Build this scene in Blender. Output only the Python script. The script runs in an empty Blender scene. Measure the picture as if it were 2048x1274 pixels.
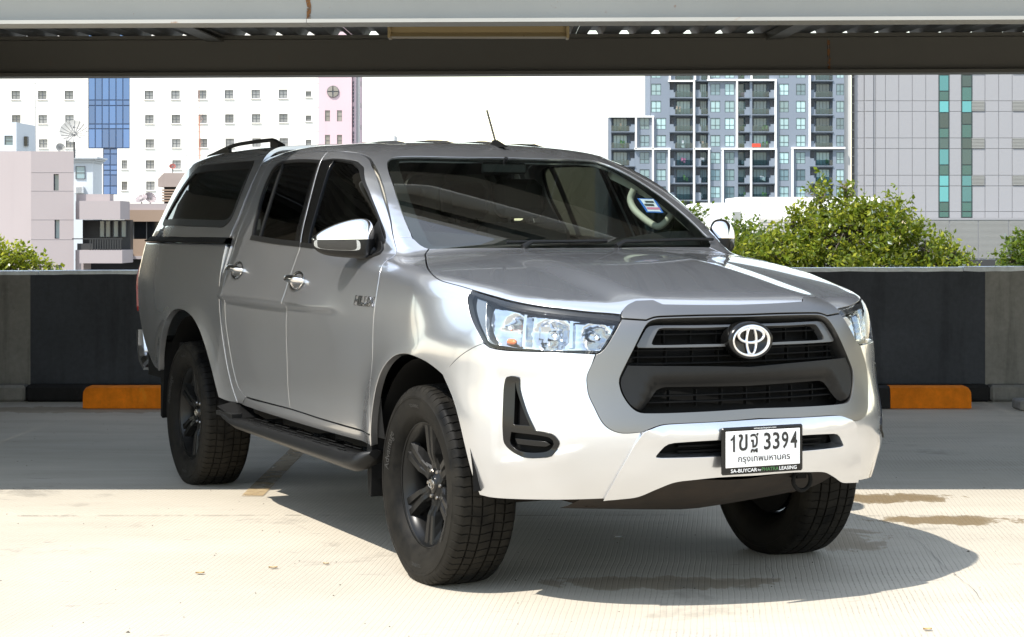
import bpy, math, random
import numpy as np
from mathutils import Vector, Matrix
from mathutils.geometry import delaunay_2d_cdt
R = math.radians
random.seed(7)
SC = bpy.context.scene
COL = SC.collection

# ------------------------------------------------------------------ camera, sky, sun, exposure
# world frame: X right, Y away from the camera, Z up; origin on the deck under the truck's front axle
CAM = (-.437, -7.541, 1.343)
cd = bpy.data.cameras.new('camera'); cam = bpy.data.objects.new('camera', cd); COL.objects.link(cam)
cam.location = CAM; cam.rotation_euler = (R(90), 0, 0)
cd.sensor_width = 36; cd.lens = 36*3783/2048; cd.shift_y = -181.9/2048
cd.clip_start = .1; cd.clip_end = 3000
SC.camera = cam
SUN = Vector((-.52, -.418, 1.0)).normalized()          # towards the sun
elev = math.asin(SUN.z); azim = math.atan2(SUN.x, SUN.y)
w = bpy.data.worlds.new('World'); SC.world = w; w.use_nodes = True
nt = w.node_tree; nt.nodes.clear()
sky = nt.nodes.new('ShaderNodeTexSky'); sky.sky_type = 'NISHITA'; sky.sun_disc = False
sky.sun_elevation = elev; sky.sun_rotation = azim
sky.air_density = 1.6; sky.dust_density = .3; sky.ozone_density = 1.0; sky.altitude = 0
bg = nt.nodes.new('ShaderNodeBackground'); bg.inputs['Strength'].default_value = .15
wo = nt.nodes.new('ShaderNodeOutputWorld')
tc = nt.nodes.new('ShaderNodeTexCoord'); mp = nt.nodes.new('ShaderNodeMapping'); mp.inputs['Scale'].default_value = (1, 1, 2.6)
cn = nt.nodes.new('ShaderNodeTexNoise'); cn.inputs['Scale'].default_value = 2.1; cn.inputs['Detail'].default_value = 8; cn.inputs['Roughness'].default_value = .58
cr = nt.nodes.new('ShaderNodeValToRGB'); cr.color_ramp.elements[0].position = .36; cr.color_ramp.elements[0].color = (.22, .22, .22, 1); cr.color_ramp.elements[1].position = .72; cr.color_ramp.elements[1].color = (.8, .8, .8, 1)
cm = nt.nodes.new('ShaderNodeMix'); cm.data_type = 'RGBA'; cm.inputs[7].default_value = (4.7, 4.8, 5.0, 1)     # thin bright cloud veil over the whole sky
nt.links.new(tc.outputs['Generated'], mp.inputs[0]); nt.links.new(mp.outputs[0], cn.inputs['Vector']); nt.links.new(cn.outputs['Fac'], cr.inputs[0]); nt.links.new(cr.outputs[0], cm.inputs[0])
nt.links.new(sky.outputs[0], cm.inputs[6]); nt.links.new(cm.outputs[2], bg.inputs[0]); nt.links.new(bg.outputs[0], wo.inputs[0])
sl = bpy.data.lights.new('sun', 'SUN'); sl.energy = 3.3; sl.angle = R(.53); sl.color = (1, .95, .87)
so = bpy.data.objects.new('sun', sl); COL.objects.link(so)
so.rotation_euler = SUN.to_track_quat('Z', 'Y').to_euler(); so.location = (0, 0, 30)
SC.view_settings.view_transform = 'Standard'; SC.view_settings.look = 'None'
SC.view_settings.exposure = 1.22; SC.view_settings.gamma = 1.0
SC.view_settings.use_curve_mapping = False
SC.render.engine = 'CYCLES'
SC.cycles.use_denoising = True
SC.cycles.max_bounces = 8; SC.cycles.transparent_max_bounces = 12; SC.cycles.glossy_bounces = 5
SC.cycles.sample_clamp_indirect = 6; SC.cycles.caustics_reflective = False; SC.cycles.caustics_refractive = False
# ------------------------------------------------------------------ helpers
class NB:
    """small node-tree builder"""
    def __init__(s, name):
        s.m = bpy.data.materials.new(name); s.m.use_nodes = True; s.t = s.m.node_tree
        s.p = s.t.nodes['Principled BSDF']; s.out = s.t.nodes['Material Output']; s._c = None
    def n(s, typ, ins=None, **kw):
        nd = s.t.nodes.new('ShaderNode'+typ)
        for k, v in kw.items(): setattr(nd, k, v)
        for k, v in (ins or {}).items(): s.set(nd.inputs[k], v)
        return nd
    def set(s, sock, v):
        if isinstance(v, bpy.types.NodeSocket): s.t.links.new(v, sock)
        elif isinstance(v, bpy.types.Node): s.t.links.new(v.outputs[0], sock)
        else:
            if sock.type == 'RGBA' and not hasattr(v, '__len__'): v = (v, v, v, 1)
            elif sock.type == 'RGBA' and len(v) == 3: v = (*v, 1)
            sock.default_value = v
    def P(s, **kw):
        for k, v in kw.items(): s.set(s.p.inputs[k.replace('_', ' ')], v)
        return s
    def co(s, kind='Object'):
        if s._c is None: s._c = s.n('TexCoord')
        return s._c.outputs[kind]
    def noise(s, scale, detail=4, rough=.55, co=None, dist=0, stretch=None):
        v = co if co is not None else s.co()
        if stretch: v = s.n('Mapping', {'Vector': v, 'Scale': stretch}).outputs[0]
        return s.n('TexNoise', {'Vector': v, 'Scale': scale, 'Detail': detail, 'Roughness': rough, 'Distortion': dist}).outputs['Fac']
    def ramp(s, fac, *stops, interp='LINEAR'):
        r = s.n('ValToRGB', {'Fac': fac}); r.color_ramp.interpolation = interp
        e = r.color_ramp.elements
        while len(e) < len(stops): e.new(.5)
        for el, (p, c) in zip(e, stops):
            el.position = p; el.color = (c, c, c, 1) if not hasattr(c, '__len__') else (*c[:3], 1)
        return r.outputs[0]
    def math(s, op, a, b=0.0, c=None):
        nd = s.n('Math', operation=op); s.set(nd.inputs[0], a); s.set(nd.inputs[1], b)
        if c is not None: s.set(nd.inputs[2], c)
        return nd.outputs[0]
    def mix(s, fac, a, b, mode='MIX'):
        nd = s.n('Mix', data_type='RGBA', blend_type=mode)
        s.set(nd.inputs[0], fac); s.set(nd.inputs[6], a); s.set(nd.inputs[7], b); return nd.outputs[2]
    def bump(s, h, strength=.3, dist=.01):
        b = s.n('Bump', {'Height': h, 'Strength': strength, 'Distance': dist}); s.set(s.p.inputs['Normal'], b.outputs[0]); return b
    def sep(s, v):
        return s.n('SeparateXYZ', {'Vector': v}).outputs

MATS = {}
def simple(name, col, rough=.5, metal=0., spec=.5, coat=0., var=0., vscale=6., bump=0., bscale=60., **kw):
    if name in MATS: return MATS[name]
    b = NB(name)
    c = (col, col, col) if not hasattr(col, '__len__') else col
    if var:
        f = b.noise(vscale, 5)
        b.P(Base_Color=b.ramp(f, (.25, tuple(x*(1-var) for x in c)), (.75, tuple(min(1, x*(1+var)) for x in c))))
    else: b.P(Base_Color=c)
    b.P(Roughness=rough, Metallic=metal, Specular_IOR_Level=spec, Coat_Weight=coat, Coat_Roughness=.04, **kw)
    if bump: b.bump(b.noise(bscale, 3), bump, .004)
    MATS[name] = b.m
    return b.m

def mesh_obj(name, verts, faces, mat, parent=None, smooth=False, loc=None):
    me = bpy.data.meshes.new(name)
    me.from_pydata([tuple(map(float, v)) for v in verts], [], [tuple(int(i) for i in f) for f in faces])
    if mat: me.materials.append(mat)
    if smooth: me.polygons.foreach_set('use_smooth', [True]*len(me.polygons))
    o = bpy.data.objects.new(name, me); COL.objects.link(o)
    if parent: o.parent = parent
    if loc: o.location = loc
    return o

class MB:
    """collects primitives into ONE mesh"""
    def __init__(s): s.v = []; s.f = []; s.sm = []
    def add(s, v, f, smooth=False):
        k = len(s.v); s.v += [tuple(p) for p in v]; s.f += [tuple(i+k for i in q) for q in f]; s.sm += [smooth]*len(f); return s
    def box(s, a, b, M=None):
        (x0, y0, z0), (x1, y1, z1) = a, b
        v = [(x0,y0,z0),(x1,y0,z0),(x1,y1,z0),(x0,y1,z0),(x0,y0,z1),(x1,y0,z1),(x1,y1,z1),(x0,y1,z1)]
        if M is not None: v = [tuple(M @ Vector(p)) for p in v]
        return s.add(v, [(0,3,2,1),(4,5,6,7),(0,1,5,4),(1,2,6,5),(2,3,7,6),(3,0,4,7)])
    def cbox(s, c, size, M=None):
        return s.box([c[i]-size[i]/2 for i in range(3)], [c[i]+size[i]/2 for i in range(3)], M)
    def bbox(s, a, b, r=.01, M=None):
        """box with chamfered edges"""
        (x0,y0,z0),(x1,y1,z1) = a, b; vs = []; idx = {}
        for i, X in enumerate((x0, x1)):
            for j, Y in enumerate((y0, y1)):
                for k, Z in enumerate((z0, z1)):
                    sx, sy, sz = (r, -r)[i], (r, -r)[j], (r, -r)[k]
                    for ax in range(3):
                        p = [X+sx, Y+sy, Z+sz]; p[ax] = (X, Y, Z)[ax]
                        idx[i, j, k, ax] = len(vs); vs.append(tuple(p))
        F = []
        def fc(*q): F.append(tuple(idx[a] for a in q))
        for ax in range(3):
            u, v = [a for a in range(3) if a != ax]
            for e in (0, 1):
                q = []
                for (a, b2) in ((0,0),(1,0),(1,1),(0,1)):
                    t = [0,0,0]; t[ax] = e; t[u] = a; t[v] = b2; q.append((*t, ax))
                fc(*q)
        for ax in range(3):
            u, v = [a for a in range(3) if a != ax]
            for a in (0, 1):
                for b2 in (0, 1):
                    t0 = [0,0,0]; t0[u] = a; t0[v] = b2; t1 = list(t0); t1[ax] = 1
                    fc((*t0, u), (*t1, u), (*t1, v), (*t0, v))
        for i in (0,1):
            for j in (0,1):
                for k in (0,1): fc((i,j,k,0),(i,j,k,1),(i,j,k,2))
        if M is not None: vs = [tuple(M @ Vector(p)) for p in vs]
        # consistent outward winding
        c = np.mean(vs, 0); G = []
        for f in F:
            p = np.array([vs[i] for i in f]); n = np.cross(p[1]-p[0], p[2]-p[0])
            G.append(f if n @ (p.mean(0)-c) > 0 else f[::-1])
        return s.add(vs, G)
    def tube(s, pts, rad, n=8, cap=True, smooth=True):
        pts = [Vector(p) for p in pts]; m = len(pts)
        rads = rad if hasattr(rad, '__len__') else [rad]*m
        ref = None; V = []
        for i, p in enumerate(pts):
            t = (pts[min(i+1, m-1)]-pts[max(i-1, 0)]).normalized()
            if ref is None: ref = t.orthogonal().normalized()
            ref = (ref-t*ref.dot(t)).normalized(); b = t.cross(ref)
            for k in range(n):
                a = 2*math.pi*k/n; V.append(p+(ref*math.cos(a)+b*math.sin(a))*rads[i])
        F = [(i*n+k, i*n+(k+1) % n, (i+1)*n+(k+1) % n, (i+1)*n+k) for i in range(m-1) for k in range(n)]
        s.add(V, F, smooth)
        if cap: s.add(V[:n][::-1], [tuple(range(n))]); s.add(V[-n:], [tuple(range(n))])
        return s
    def lathe(s, prof, n=32, axis='Y', c=(0,0,0), smooth=True, closed=False):
        """prof: (radius, along) pairs revolved about an axis"""
        V = []; m = len(prof)
        for k in range(n):
            a = 2*math.pi*k/n; ca, sa = math.cos(a), math.sin(a)
            for r, h in prof:
                p = {'Y': (r*ca, h, r*sa), 'Z': (r*ca, r*sa, h), 'X': (h, r*ca, r*sa)}[axis]
                V.append((p[0]+c[0], p[1]+c[1], p[2]+c[2]))
        F = []
        for k in range(n):
            k2 = (k+1) % n
            for i in range(m if closed else m-1):
                j = (i+1) % m
                F.append((k*m+i, k*m+j, k2*m+j, k2*m+i) if axis != 'Y' else (k*m+i, k2*m+i, k2*m+j, k*m+j))
        return s.add(V, F, smooth)
    def prism(s, poly, h0, h1, axis='Z', cap=True):
        """2D polygon extruded along an axis; poly coordinates are the two other axes in order"""
        def P(a, b, h): return {'Z': (a, b, h), 'Y': (a, h, b), 'X': (h, a, b)}[axis]
        n = len(poly); V = [P(a, b, h0) for a, b in poly]+[P(a, b, h1) for a, b in poly]
        ar = sum(poly[i][0]*poly[(i+1) % n][1]-poly[(i+1) % n][0]*poly[i][1] for i in range(n))
        fl = (ar > 0) == (h1 > h0); fl = fl if axis != 'Y' else not fl
        F = [(i, (i+1) % n, n+(i+1) % n, n+i) for i in range(n)]
        if cap: F += [tuple(range(n))[::-1], tuple(range(n, 2*n))]
        if not fl: F = [f[::-1] for f in F]
        return s.add(V, F)
    def build(s, name, mat, parent=None, loc=None, flip_y=False):
        V, F = s.v, s.f
        if flip_y: V = [(x, -y, z) for x, y, z in V]; F = [f[::-1] for f in F]
        o = mesh_obj(name, V, F, mat, parent, False, loc)
        o.data.polygons.foreach_set('use_smooth', s.sm)
        return o

def tag(o, label=None, cat=None, group=None, kind=None):
    if label: o['label'] = label
    if cat: o['category'] = cat
    if group: o['group'] = group
    if kind: o['kind'] = kind
    return o
def empty(name, loc=(0,0,0), rz=0, label=None, cat=None, group=None):
    o = bpy.data.objects.new(name, None); COL.objects.link(o); o.location = loc; o.rotation_euler = (0, 0, rz)
    o.empty_display_size = .2
    return tag(o, label, cat, group)
def link_copy(o, parent=None, **kw):
    c = o.copy(); COL.objects.link(c); c.parent = parent
    for k, v in kw.items(): setattr(c, k, v)
    return c
def text_verts(txt, size=1., extrude=.0, res=3, bold=0.):
    """a string as mesh data (verts Nx3, faces) lying in XY, centred"""
    cu = bpy.data.curves.new('t', 'FONT'); cu.body = txt; cu.size = size; cu.extrude = extrude
    cu.align_x = 'CENTER'; cu.align_y = 'CENTER'; cu.resolution_u = res; cu.offset = bold
    o = bpy.data.objects.new('t', cu); COL.objects.link(o)
    dg = bpy.context.evaluated_depsgraph_get(); me = bpy.data.meshes.new_from_object(o.evaluated_get(dg))
    V = np.array([v.co for v in me.vertices]).reshape(-1, 3); Fc = [tuple(p.vertices) for p in me.polygons]
    bpy.data.objects.remove(o); bpy.data.curves.remove(cu); bpy.data.meshes.remove(me)
    return V, Fc

# ------------------------------------------------------------------ trimmed panels on an implicit surface
def smooth_poly(pts, step=.012, sc=(1, 1), closed=True):
    """outline with Catmull-Rom sides between points flagged 'c' (corners)"""
    P = [np.array(p[:2], float)*sc for p in pts]; cor = [len(p) > 2 for p in pts]; n = len(P); out = []
    rng = range(n) if closed else range(n-1)
    for i in rng:
        a, b = P[i], P[(i+1) % n]
        p0 = a*2-b if (cor[i] or (not closed and i == 0)) else P[i-1]
        j = (i+1) % n
        p3 = b*2-a if (cor[j] or (not closed and i == n-2)) else P[(i+2) % n]
        L = np.linalg.norm(b-a); m = max(1, int(round(L/step)))
        # centripetal-ish tangents
        la = np.linalg.norm(a-p0)+1e-9; lb = np.linalg.norm(p3-b)+1e-9
        ta = (b-p0)/(L+la)*L; tb = (p3-a)/(L+lb)*L
        for k in range(m):
            t = k/m; h1 = 2*t**3-3*t*t+1; h2 = t**3-2*t*t+t; h3 = -2*t**3+3*t*t; h4 = t**3-t*t
            out.append(h1*a+h2*ta+h3*b+h4*tb)
    if not closed: out.append(P[-1])
    return np.array(out)
def inside(poly, q):
    x, y = q[:, 0], q[:, 1]; r = np.zeros(len(q), bool)
    x0, y0 = poly[:, 0], poly[:, 1]; x1, y1 = np.roll(x0, -1), np.roll(y0, -1)
    for i in range(len(poly)):
        c = (y0[i] > y) != (y1[i] > y)
        r ^= c & (x < (x1[i]-x0[i])*(y-y0[i])/(y1[i]-y0[i]+1e-15)+x0[i])
    return r
def poly_dist(poly, q):
    d = np.full(len(q), 1e9)
    for a, b in zip(poly, np.roll(poly, -1, 0)):
        ab = b-a; t = np.clip(((q-a)@ab)/(ab@ab+1e-15), 0, 1)
        d = np.minimum(d, np.linalg.norm(q-a-t[:, None]*ab, axis=1))
    return d
def inset_poly(poly, d):
    if d == 0: return poly
    ar = np.sum(poly[:, 0]*np.roll(poly[:, 1], -1)-np.roll(poly[:, 0], -1)*poly[:, 1])
    t = np.roll(poly, -1, 0)-np.roll(poly, 1, 0); t /= np.linalg.norm(t, axis=1, keepdims=True)+1e-12
    nrm = np.stack([-t[:, 1], t[:, 0]], 1)*(1 if ar > 0 else -1)
    return poly+nrm*d
PSC = {'side': (1, 1), 'top': (1, 1), 'front': (1, 1), 'rear': (1, 1), 'cyl': (.85, 1), 'girth': (1, .75)}
def panel(name, mat, parent, F, kind, outline, holes=(), res=.022, off=0., skirt=.018, inset=.0022, side=1,
          both=False, step=.012, disp=None, thick_hole=None, smooth=True):
    """side: +1 build on y>0, -1 mirrored to y<0; both: the outline already spans both halves"""
    sc = np.array(PSC[kind])
    out = outline if isinstance(outline, np.ndarray) else smooth_poly(outline, step, sc)
    out = inset_poly(out, inset)
    hl = [inset_poly(h if isinstance(h, np.ndarray) else smooth_poly(h, step, sc), -inset*.5) for h in holes]
    lo, hi = out.min(0), out.max(0)
    gx, gy = np.meshgrid(np.arange(lo[0]+res*.37, hi[0], res), np.arange(lo[1]+res*.41, hi[1], res))
    G = np.stack([gx.ravel(), gy.ravel()], 1)
    if len(G):
        k = inside(out, G) & (poly_dist(out, G) > res*.45)
        for h in hl: k &= ~inside(h, G) & (poly_dist(h, G) > res*.45)
        G = G[k]
    loops = [out]+hl; V2 = []; E = []
    for L in loops:
        k = len(V2); V2 += [tuple(p) for p in L]; E += [(k+i, k+(i+1) % len(L)) for i in range(len(L))]
    V2 += [tuple(p) for p in G]
    rv, re_, rf, ov, oe, of = delaunay_2d_cdt([Vector(v) for v in V2], E, [], 0, 1e-6)
    Q = np.array([tuple(v) for v in rv]); T = np.array([f for f in rf if len(f) == 3])
    cen = Q[T].mean(1); k = inside(out, cen)
    for h in hl: k &= ~inside(h, cen)
    T = T[k]
    inv = {}
    for i, src in enumerate(ov):
        for sidx in src: inv[sidx] = i
    used = np.unique(T); remap = -np.ones(len(Q), int); remap[used] = np.arange(len(used))
    q = Q[used]/sc; T = remap[T]
    O, D, tm = to_ray(kind, q); P, ok = march(F, O, D, tm)
    if not ok.all(): print('panel', name, 'misses', (~ok).sum(), q[~ok][:3])
    N = grad(F, P)
    if disp is not None: P = P+N*disp(P)[:, None]
    P = P+N*off
    # winding
    a = np.cross(P[T[:, 1]]-P[T[:, 0]], P[T[:, 2]]-P[T[:, 0]]); fl = (a*N[T[:, 0]]).sum(1) < 0
    T[fl] = T[fl][:, ::-1]
    if disp is not None:
        fn = np.cross(P[T[:, 1]]-P[T[:, 0]], P[T[:, 2]]-P[T[:, 0]]); N2 = np.zeros_like(P)
        for c in range(3): np.add.at(N2, T[:, c], fn)
        N = N2/np.maximum(np.linalg.norm(N2, axis=1, keepdims=True), 1e-12)
    verts = [P]; faces = [tuple(t) for t in T]; norms = [N]; nv = len(P)
    if skirt:
        k0 = 0
        for li, L in enumerate(loops):
            ids = [remap[inv[k0+i]] for i in range(len(L))]; k0 += len(L)
            ids = [i for i in ids if i >= 0]
            if len(ids) < 3: continue
            sk = skirt if li == 0 or thick_hole is None else thick_hole
            p = P[ids]; nn = N[ids]; t = np.roll(p, -1, 0)-np.roll(p, 1, 0); o_ = np.cross(t, nn)
            o_ /= np.linalg.norm(o_, axis=1, keepdims=True)+1e-12
            c2 = p.mean(0)
            m = len(ids)
            # orient the rim normal away from the panel
            tri_c = P[T].mean(1); 
            probe = p[0]+o_[0]*.003; pin = p[0]-o_[0]*.003
            d1 = np.min(np.linalg.norm(tri_c-probe, axis=1)); d2 = np.min(np.linalg.norm(tri_c-pin, axis=1))
            if d1 < d2: o_ = -o_
            e = min(.0014, sk*.3)
            ring1 = p+o_*e*.7-nn*e; ring2 = p-nn*sk
            base = nv; verts += [ring1, ring1, ring2]; norms += [(o_+nn)*.7071, o_, o_]; nv += 3*m
            for i in range(m):
                j = (i+1) % m
                for A, B in ((ids, [base+x for x in range(m)]), ([base+m+x for x in range(m)], [base+2*m+x for x in range(m)])):
                    f = (A[i], A[j], B[j], B[i])
                    VV = np.vstack(verts) if False else None
                    faces.append(f)
        VV = np.vstack(verts); NN = np.vstack(norms)
        for k2 in range(len(T), len(faces)):
            f = faces[k2]; n_ = np.cross(VV[f[1]]-VV[f[0]], VV[f[2]]-VV[f[0]])
            if n_ @ NN[f[3]] < 0: faces[k2] = f[::-1]
    V = np.vstack(verts); NN = np.vstack(norms)
    if side < 0 and not both:
        V = V*(1, -1, 1); NN = NN*(1, -1, 1); faces = [f[::-1] for f in faces]
    o = mesh_obj(name, V, faces, mat, parent, True)
    if smooth:
        o.data.normals_split_custom_set_from_vertices([tuple(x) for x in NN/np.maximum(np.linalg.norm(NN, axis=1, keepdims=True), 1e-12)])
    return o
def mirror_half(pts):
    """half outline from centre line to centre line (angle or y as mirrored coordinate index given by kind) -> full"""
    return pts
def conv(pts, k0, k1, F):
    """outline params from one projection to another"""
    O, D, tm = to_ray(k0, [p[:2] for p in pts]); P, ok = march(F, O, D, tm)
    q = from_pt(k1, P)
    return [tuple(a)+tuple(p[2:]) for a, p in zip(q, pts)]
# ------------------------------------------------------------------ truck body as one implicit surface
# truck frame: x forward from the front axle, y to its left, z up (metres)
class Spl:
    """natural cubic spline, linear outside"""
    def __init__(s, *pts):
        p = sorted(zip(pts[0::2], pts[1::2])); s.x = np.array([a for a, _ in p], float); s.y = np.array([b for _, b in p], float)
        n = len(s.x); h = np.diff(s.x); A = np.eye(n); b = np.zeros(n)
        for i in range(1, n-1):
            A[i, i-1:i+2] = h[i-1], 2*(h[i-1]+h[i]), h[i]
            b[i] = 6*((s.y[i+1]-s.y[i])/h[i]-(s.y[i]-s.y[i-1])/h[i-1])
        s.m = np.linalg.solve(A, b)
    def __call__(s, v):
        v = np.asarray(v, float); c = np.clip(v, s.x[0], s.x[-1])
        i = np.clip(np.searchsorted(s.x, c)-1, 0, len(s.x)-2)
        h = s.x[i+1]-s.x[i]; a = (s.x[i+1]-c)/h; b = (c-s.x[i])/h
        r = a*s.y[i]+b*s.y[i+1]+((a**3-a)*s.m[i]+(b**3-b)*s.m[i+1])*h*h/6
        h0 = s.x[1]-s.x[0]; h1 = s.x[-1]-s.x[-2]
        d0 = (s.y[1]-s.y[0])/h0-h0*s.m[1]/6; d1 = (s.y[-1]-s.y[-2])/h1+h1*s.m[-2]/6
        return r+np.where(v < s.x[0], (v-s.x[0])*d0, 0)+np.where(v > s.x[-1], (v-s.x[-1])*d1, 0)

def smax(a, b, k):
    return np.maximum(a, b)+np.maximum(k-np.abs(a-b), 0)**2/(4*k)
def smin(a, b, k):
    return -smax(-a, -b, k)
def sstep(a, b, v):
    t = np.clip((v-a)/(b-a), 0, 1); return t*t*(3-2*t)

DOOR_Y = Spl(.38,.846, .50,.872, .62,.887, .80,.899, .95,.905, 1.03,.900, 1.10,.889, 1.18,.870, 1.26,.842, 1.32,.81)
BED_Y = Spl(.38,.846, .50,.872, .62,.887, .80,.900, .95,.908, 1.05,.908, 1.15,.899, 1.25,.882, 1.32,.865)
NOSE_X = Spl(.38,.915, .46,.955, .55,.98, .64,.984, .72,.966, .82,.945, .95,.925, 1.02,.902, 1.08,.862, 1.14,.80)
NOSE_D = Spl(0,0, .2,.012, .4,.052, .5,.088, .6,.140, .7,.225, .77,.32, .83,.44, .87,.57, .91,.80)
HOOD_Z = Spl(-.8,1.278, -.45,1.262, 0,1.218, .35,1.166, .6,1.122, .78,1.084, .9,1.045)
CAB_Y = Spl(1.10,.905, 1.2,.878, 1.3,.860, 1.4,.827, 1.5,.790, 1.6,.751, 1.69,.708, 1.78,.655)
ROOF_Z = Spl(-.95,1.645, -1.1,1.684, -1.3,1.722, -1.55,1.744, -1.85,1.752, -2.15,1.745, -2.5,1.72)
FAX, RAX, WZ = 0.0, -3.085, 0.38

def F_low(x, y, z):
    y = np.abs(y)
    # side with flares over the wheels
    w = DOOR_Y(z)
    r1 = np.hypot(x-FAX, z-WZ); r2 = np.hypot(x-RAX, z-WZ)
    w = w+.026*np.exp(-((np.maximum(r1-.47, 0))/.10)**2)*sstep(1.05, .75, z)
    w = w-.082*sstep(-.05, .6, x)*sstep(.84, 1.10, z)-.044*sstep(.05, .6, x)
    side = y-w
    top = z-(HOOD_Z(x)-.012*(y/.6)**2-.012*np.maximum(y/.75, 0)**4
             +.016*(sstep(.47, .30, y)-.4)*sstep(-.5, .3, x))
    nose = x-(NOSE_X(z)-NOSE_D(y))
    f = smax(side, nose, .05)
    f = smax(f, top, .06)
    f = smax(f, .36-z, .02)
    return smax(f, -2.47-x, .01)

def F_cab(x, y, z):
    y = np.abs(y)
    side = (y-(CAB_Y(z)-.09*sstep(-1.25, -.35, x)-.01*sstep(-1.9, -2.6, x)))*.9
    zz = z-1.25; ws = (x-(-.36-1.79*zz+.78*zz*(.40-zz)-.06*y*y-.06*y**4))*.49
    roof = z-(ROOF_Z(x)-(.018+.03*sstep(-1.6, -1.1, x))*(y/.6)**2-.005*(y/.6)**6)
    f = smax(side, ws, .045)
    f = smax(f, roof, .06)
    return smax(smax(f, 1.0-z, .01), -2.47-.0*z-x, .03)

def F_truck(x, y, z):
    return smin(F_low(x, y, z), F_cab(x, y, z), .028)

def F_bed(x, y, z):
    y = np.abs(y)
    w = BED_Y(z)
    r2 = np.hypot(x-RAX, z-WZ)
    w = w+.032*np.exp(-((np.maximum(r2-.47, 0))/.13)**2)*sstep(1.12, .8, z)
    w = w-.045*sstep(-3.5, -4.35, x)
    f = smax(y-w, z-1.268, .02)
    f = smax(f, -4.285+.10*sstep(.9, .4, z)+.10*sstep(1.0, 1.28, z)+.06*(y/.9)**4-x, .10)
    return smax(smax(f, x+2.05, .012), .44-z, .02)

CAN_Y = Spl(1.20,.895, 1.3,.862, 1.4,.822, 1.5,.786, 1.6,.742, 1.68,.70, 1.76,.65)
def F_canopy(x, y, z):
    y = np.abs(y)
    side = (y-(CAN_Y(z)-.045*sstep(-3.4, -4.2, x)))*.9
    roof = z-(1.778-.030*((x+2.9)/1.)**2-.022*(y/.6)**2)
    rear = (-(4.19-.62*(z-1.28)-.25*(z-1.28)**2-.10*(y/.85)**4)-x)*.8
    f = smax(side, roof, .06)
    f = smax(f, rear, .10)
    return smax(smax(f, x+2.34, .02), 1.285-z, .012)

def march(F, O, D, tmax, n=70):
    """first crossing F<0 along O+tD; returns points, hit mask"""
    O = np.asarray(O, float); D = np.asarray(D, float)
    N = len(O); lo = np.zeros(N); hi = np.full(N, np.nan); done = np.zeros(N, bool)
    ts = np.linspace(0, tmax, n)
    for t in ts[1:]:
        P = O+D*t
        neg = (F(P[:, 0], P[:, 1], P[:, 2]) < 0) & ~done
        hi[neg] = t; done |= neg
        lo[~done] = t
        if done.all(): break
    hi = np.where(done, hi, tmax); lo = np.where(done, np.minimum(lo, hi), lo)
    for _ in range(22):
        m = (lo+hi)/2; P = O+D*m[:, None]
        neg = F(P[:, 0], P[:, 1], P[:, 2]) < 0
        hi = np.where(neg, m, hi); lo = np.where(neg, lo, m)
    return O+D*((lo+hi)/2)[:, None], done

def grad(F, P, e=.004):
    g = np.empty_like(P)
    for i in range(3):
        d = np.zeros(3); d[i] = e
        a = P+d; b = P-d
        g[:, i] = F(a[:, 0], a[:, 1], a[:, 2])-F(b[:, 0], b[:, 1], b[:, 2])
    return g/np.maximum(np.linalg.norm(g, axis=1, keepdims=True), 1e-9)

CYL_X = -.05; GZ = .8
def to_ray(kind, q, s=1):
    """param -> ray origin/direction. side:(x,z)  top:(x,y)  front:(y,z)  cyl:(angle,z)  girth:(x,angle)"""
    q = np.asarray(q, float); n = len(q); O = np.zeros((n, 3)); D = np.zeros((n, 3))
    if kind == 'side':
        O[:, 0] = q[:, 0]; O[:, 1] = 1.25*s; O[:, 2] = q[:, 1]; D[:, 1] = -s; T = 1.25
    elif kind == 'top':
        O[:, 0] = q[:, 0]; O[:, 1] = q[:, 1]; O[:, 2] = 2.0; D[:, 2] = -1; T = 1.5
    elif kind == 'front':
        O[:, 0] = 1.3; O[:, 1] = q[:, 0]; O[:, 2] = q[:, 1]; D[:, 0] = -1; T = 1.3
    elif kind == 'rear':
        O[:, 0] = -4.7; O[:, 1] = q[:, 0]; O[:, 2] = q[:, 1]; D[:, 0] = 1; T = 1.3
    elif kind == 'cyl':
        c, sn = np.cos(q[:, 0]), np.sin(q[:, 0])
        O[:, 0] = CYL_X+1.35*c; O[:, 1] = 1.35*sn; O[:, 2] = q[:, 1]; D[:, 0] = -c; D[:, 1] = -sn; T = 1.3
    elif kind == 'girth':
        c, sn = np.cos(q[:, 1]), np.sin(q[:, 1])
        O[:, 0] = q[:, 0]; O[:, 1] = 1.3*sn; O[:, 2] = GZ+1.3*c; D[:, 1] = -sn; D[:, 2] = -c; T = 1.3
    return O, D, T
def from_pt(kind, P):
    P = np.atleast_2d(P)
    if kind == 'side': return P[:, [0, 2]]
    if kind == 'top': return P[:, [0, 1]]
    if kind in ('front', 'rear'): return P[:, [1, 2]]
    if kind == 'cyl': return np.stack([np.arctan2(P[:, 1], P[:, 0]-CYL_X), P[:, 2]], 1)
    if kind == 'girth': return np.stack([P[:, 0], np.arctan2(P[:, 1], P[:, 2]-GZ)], 1)
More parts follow.
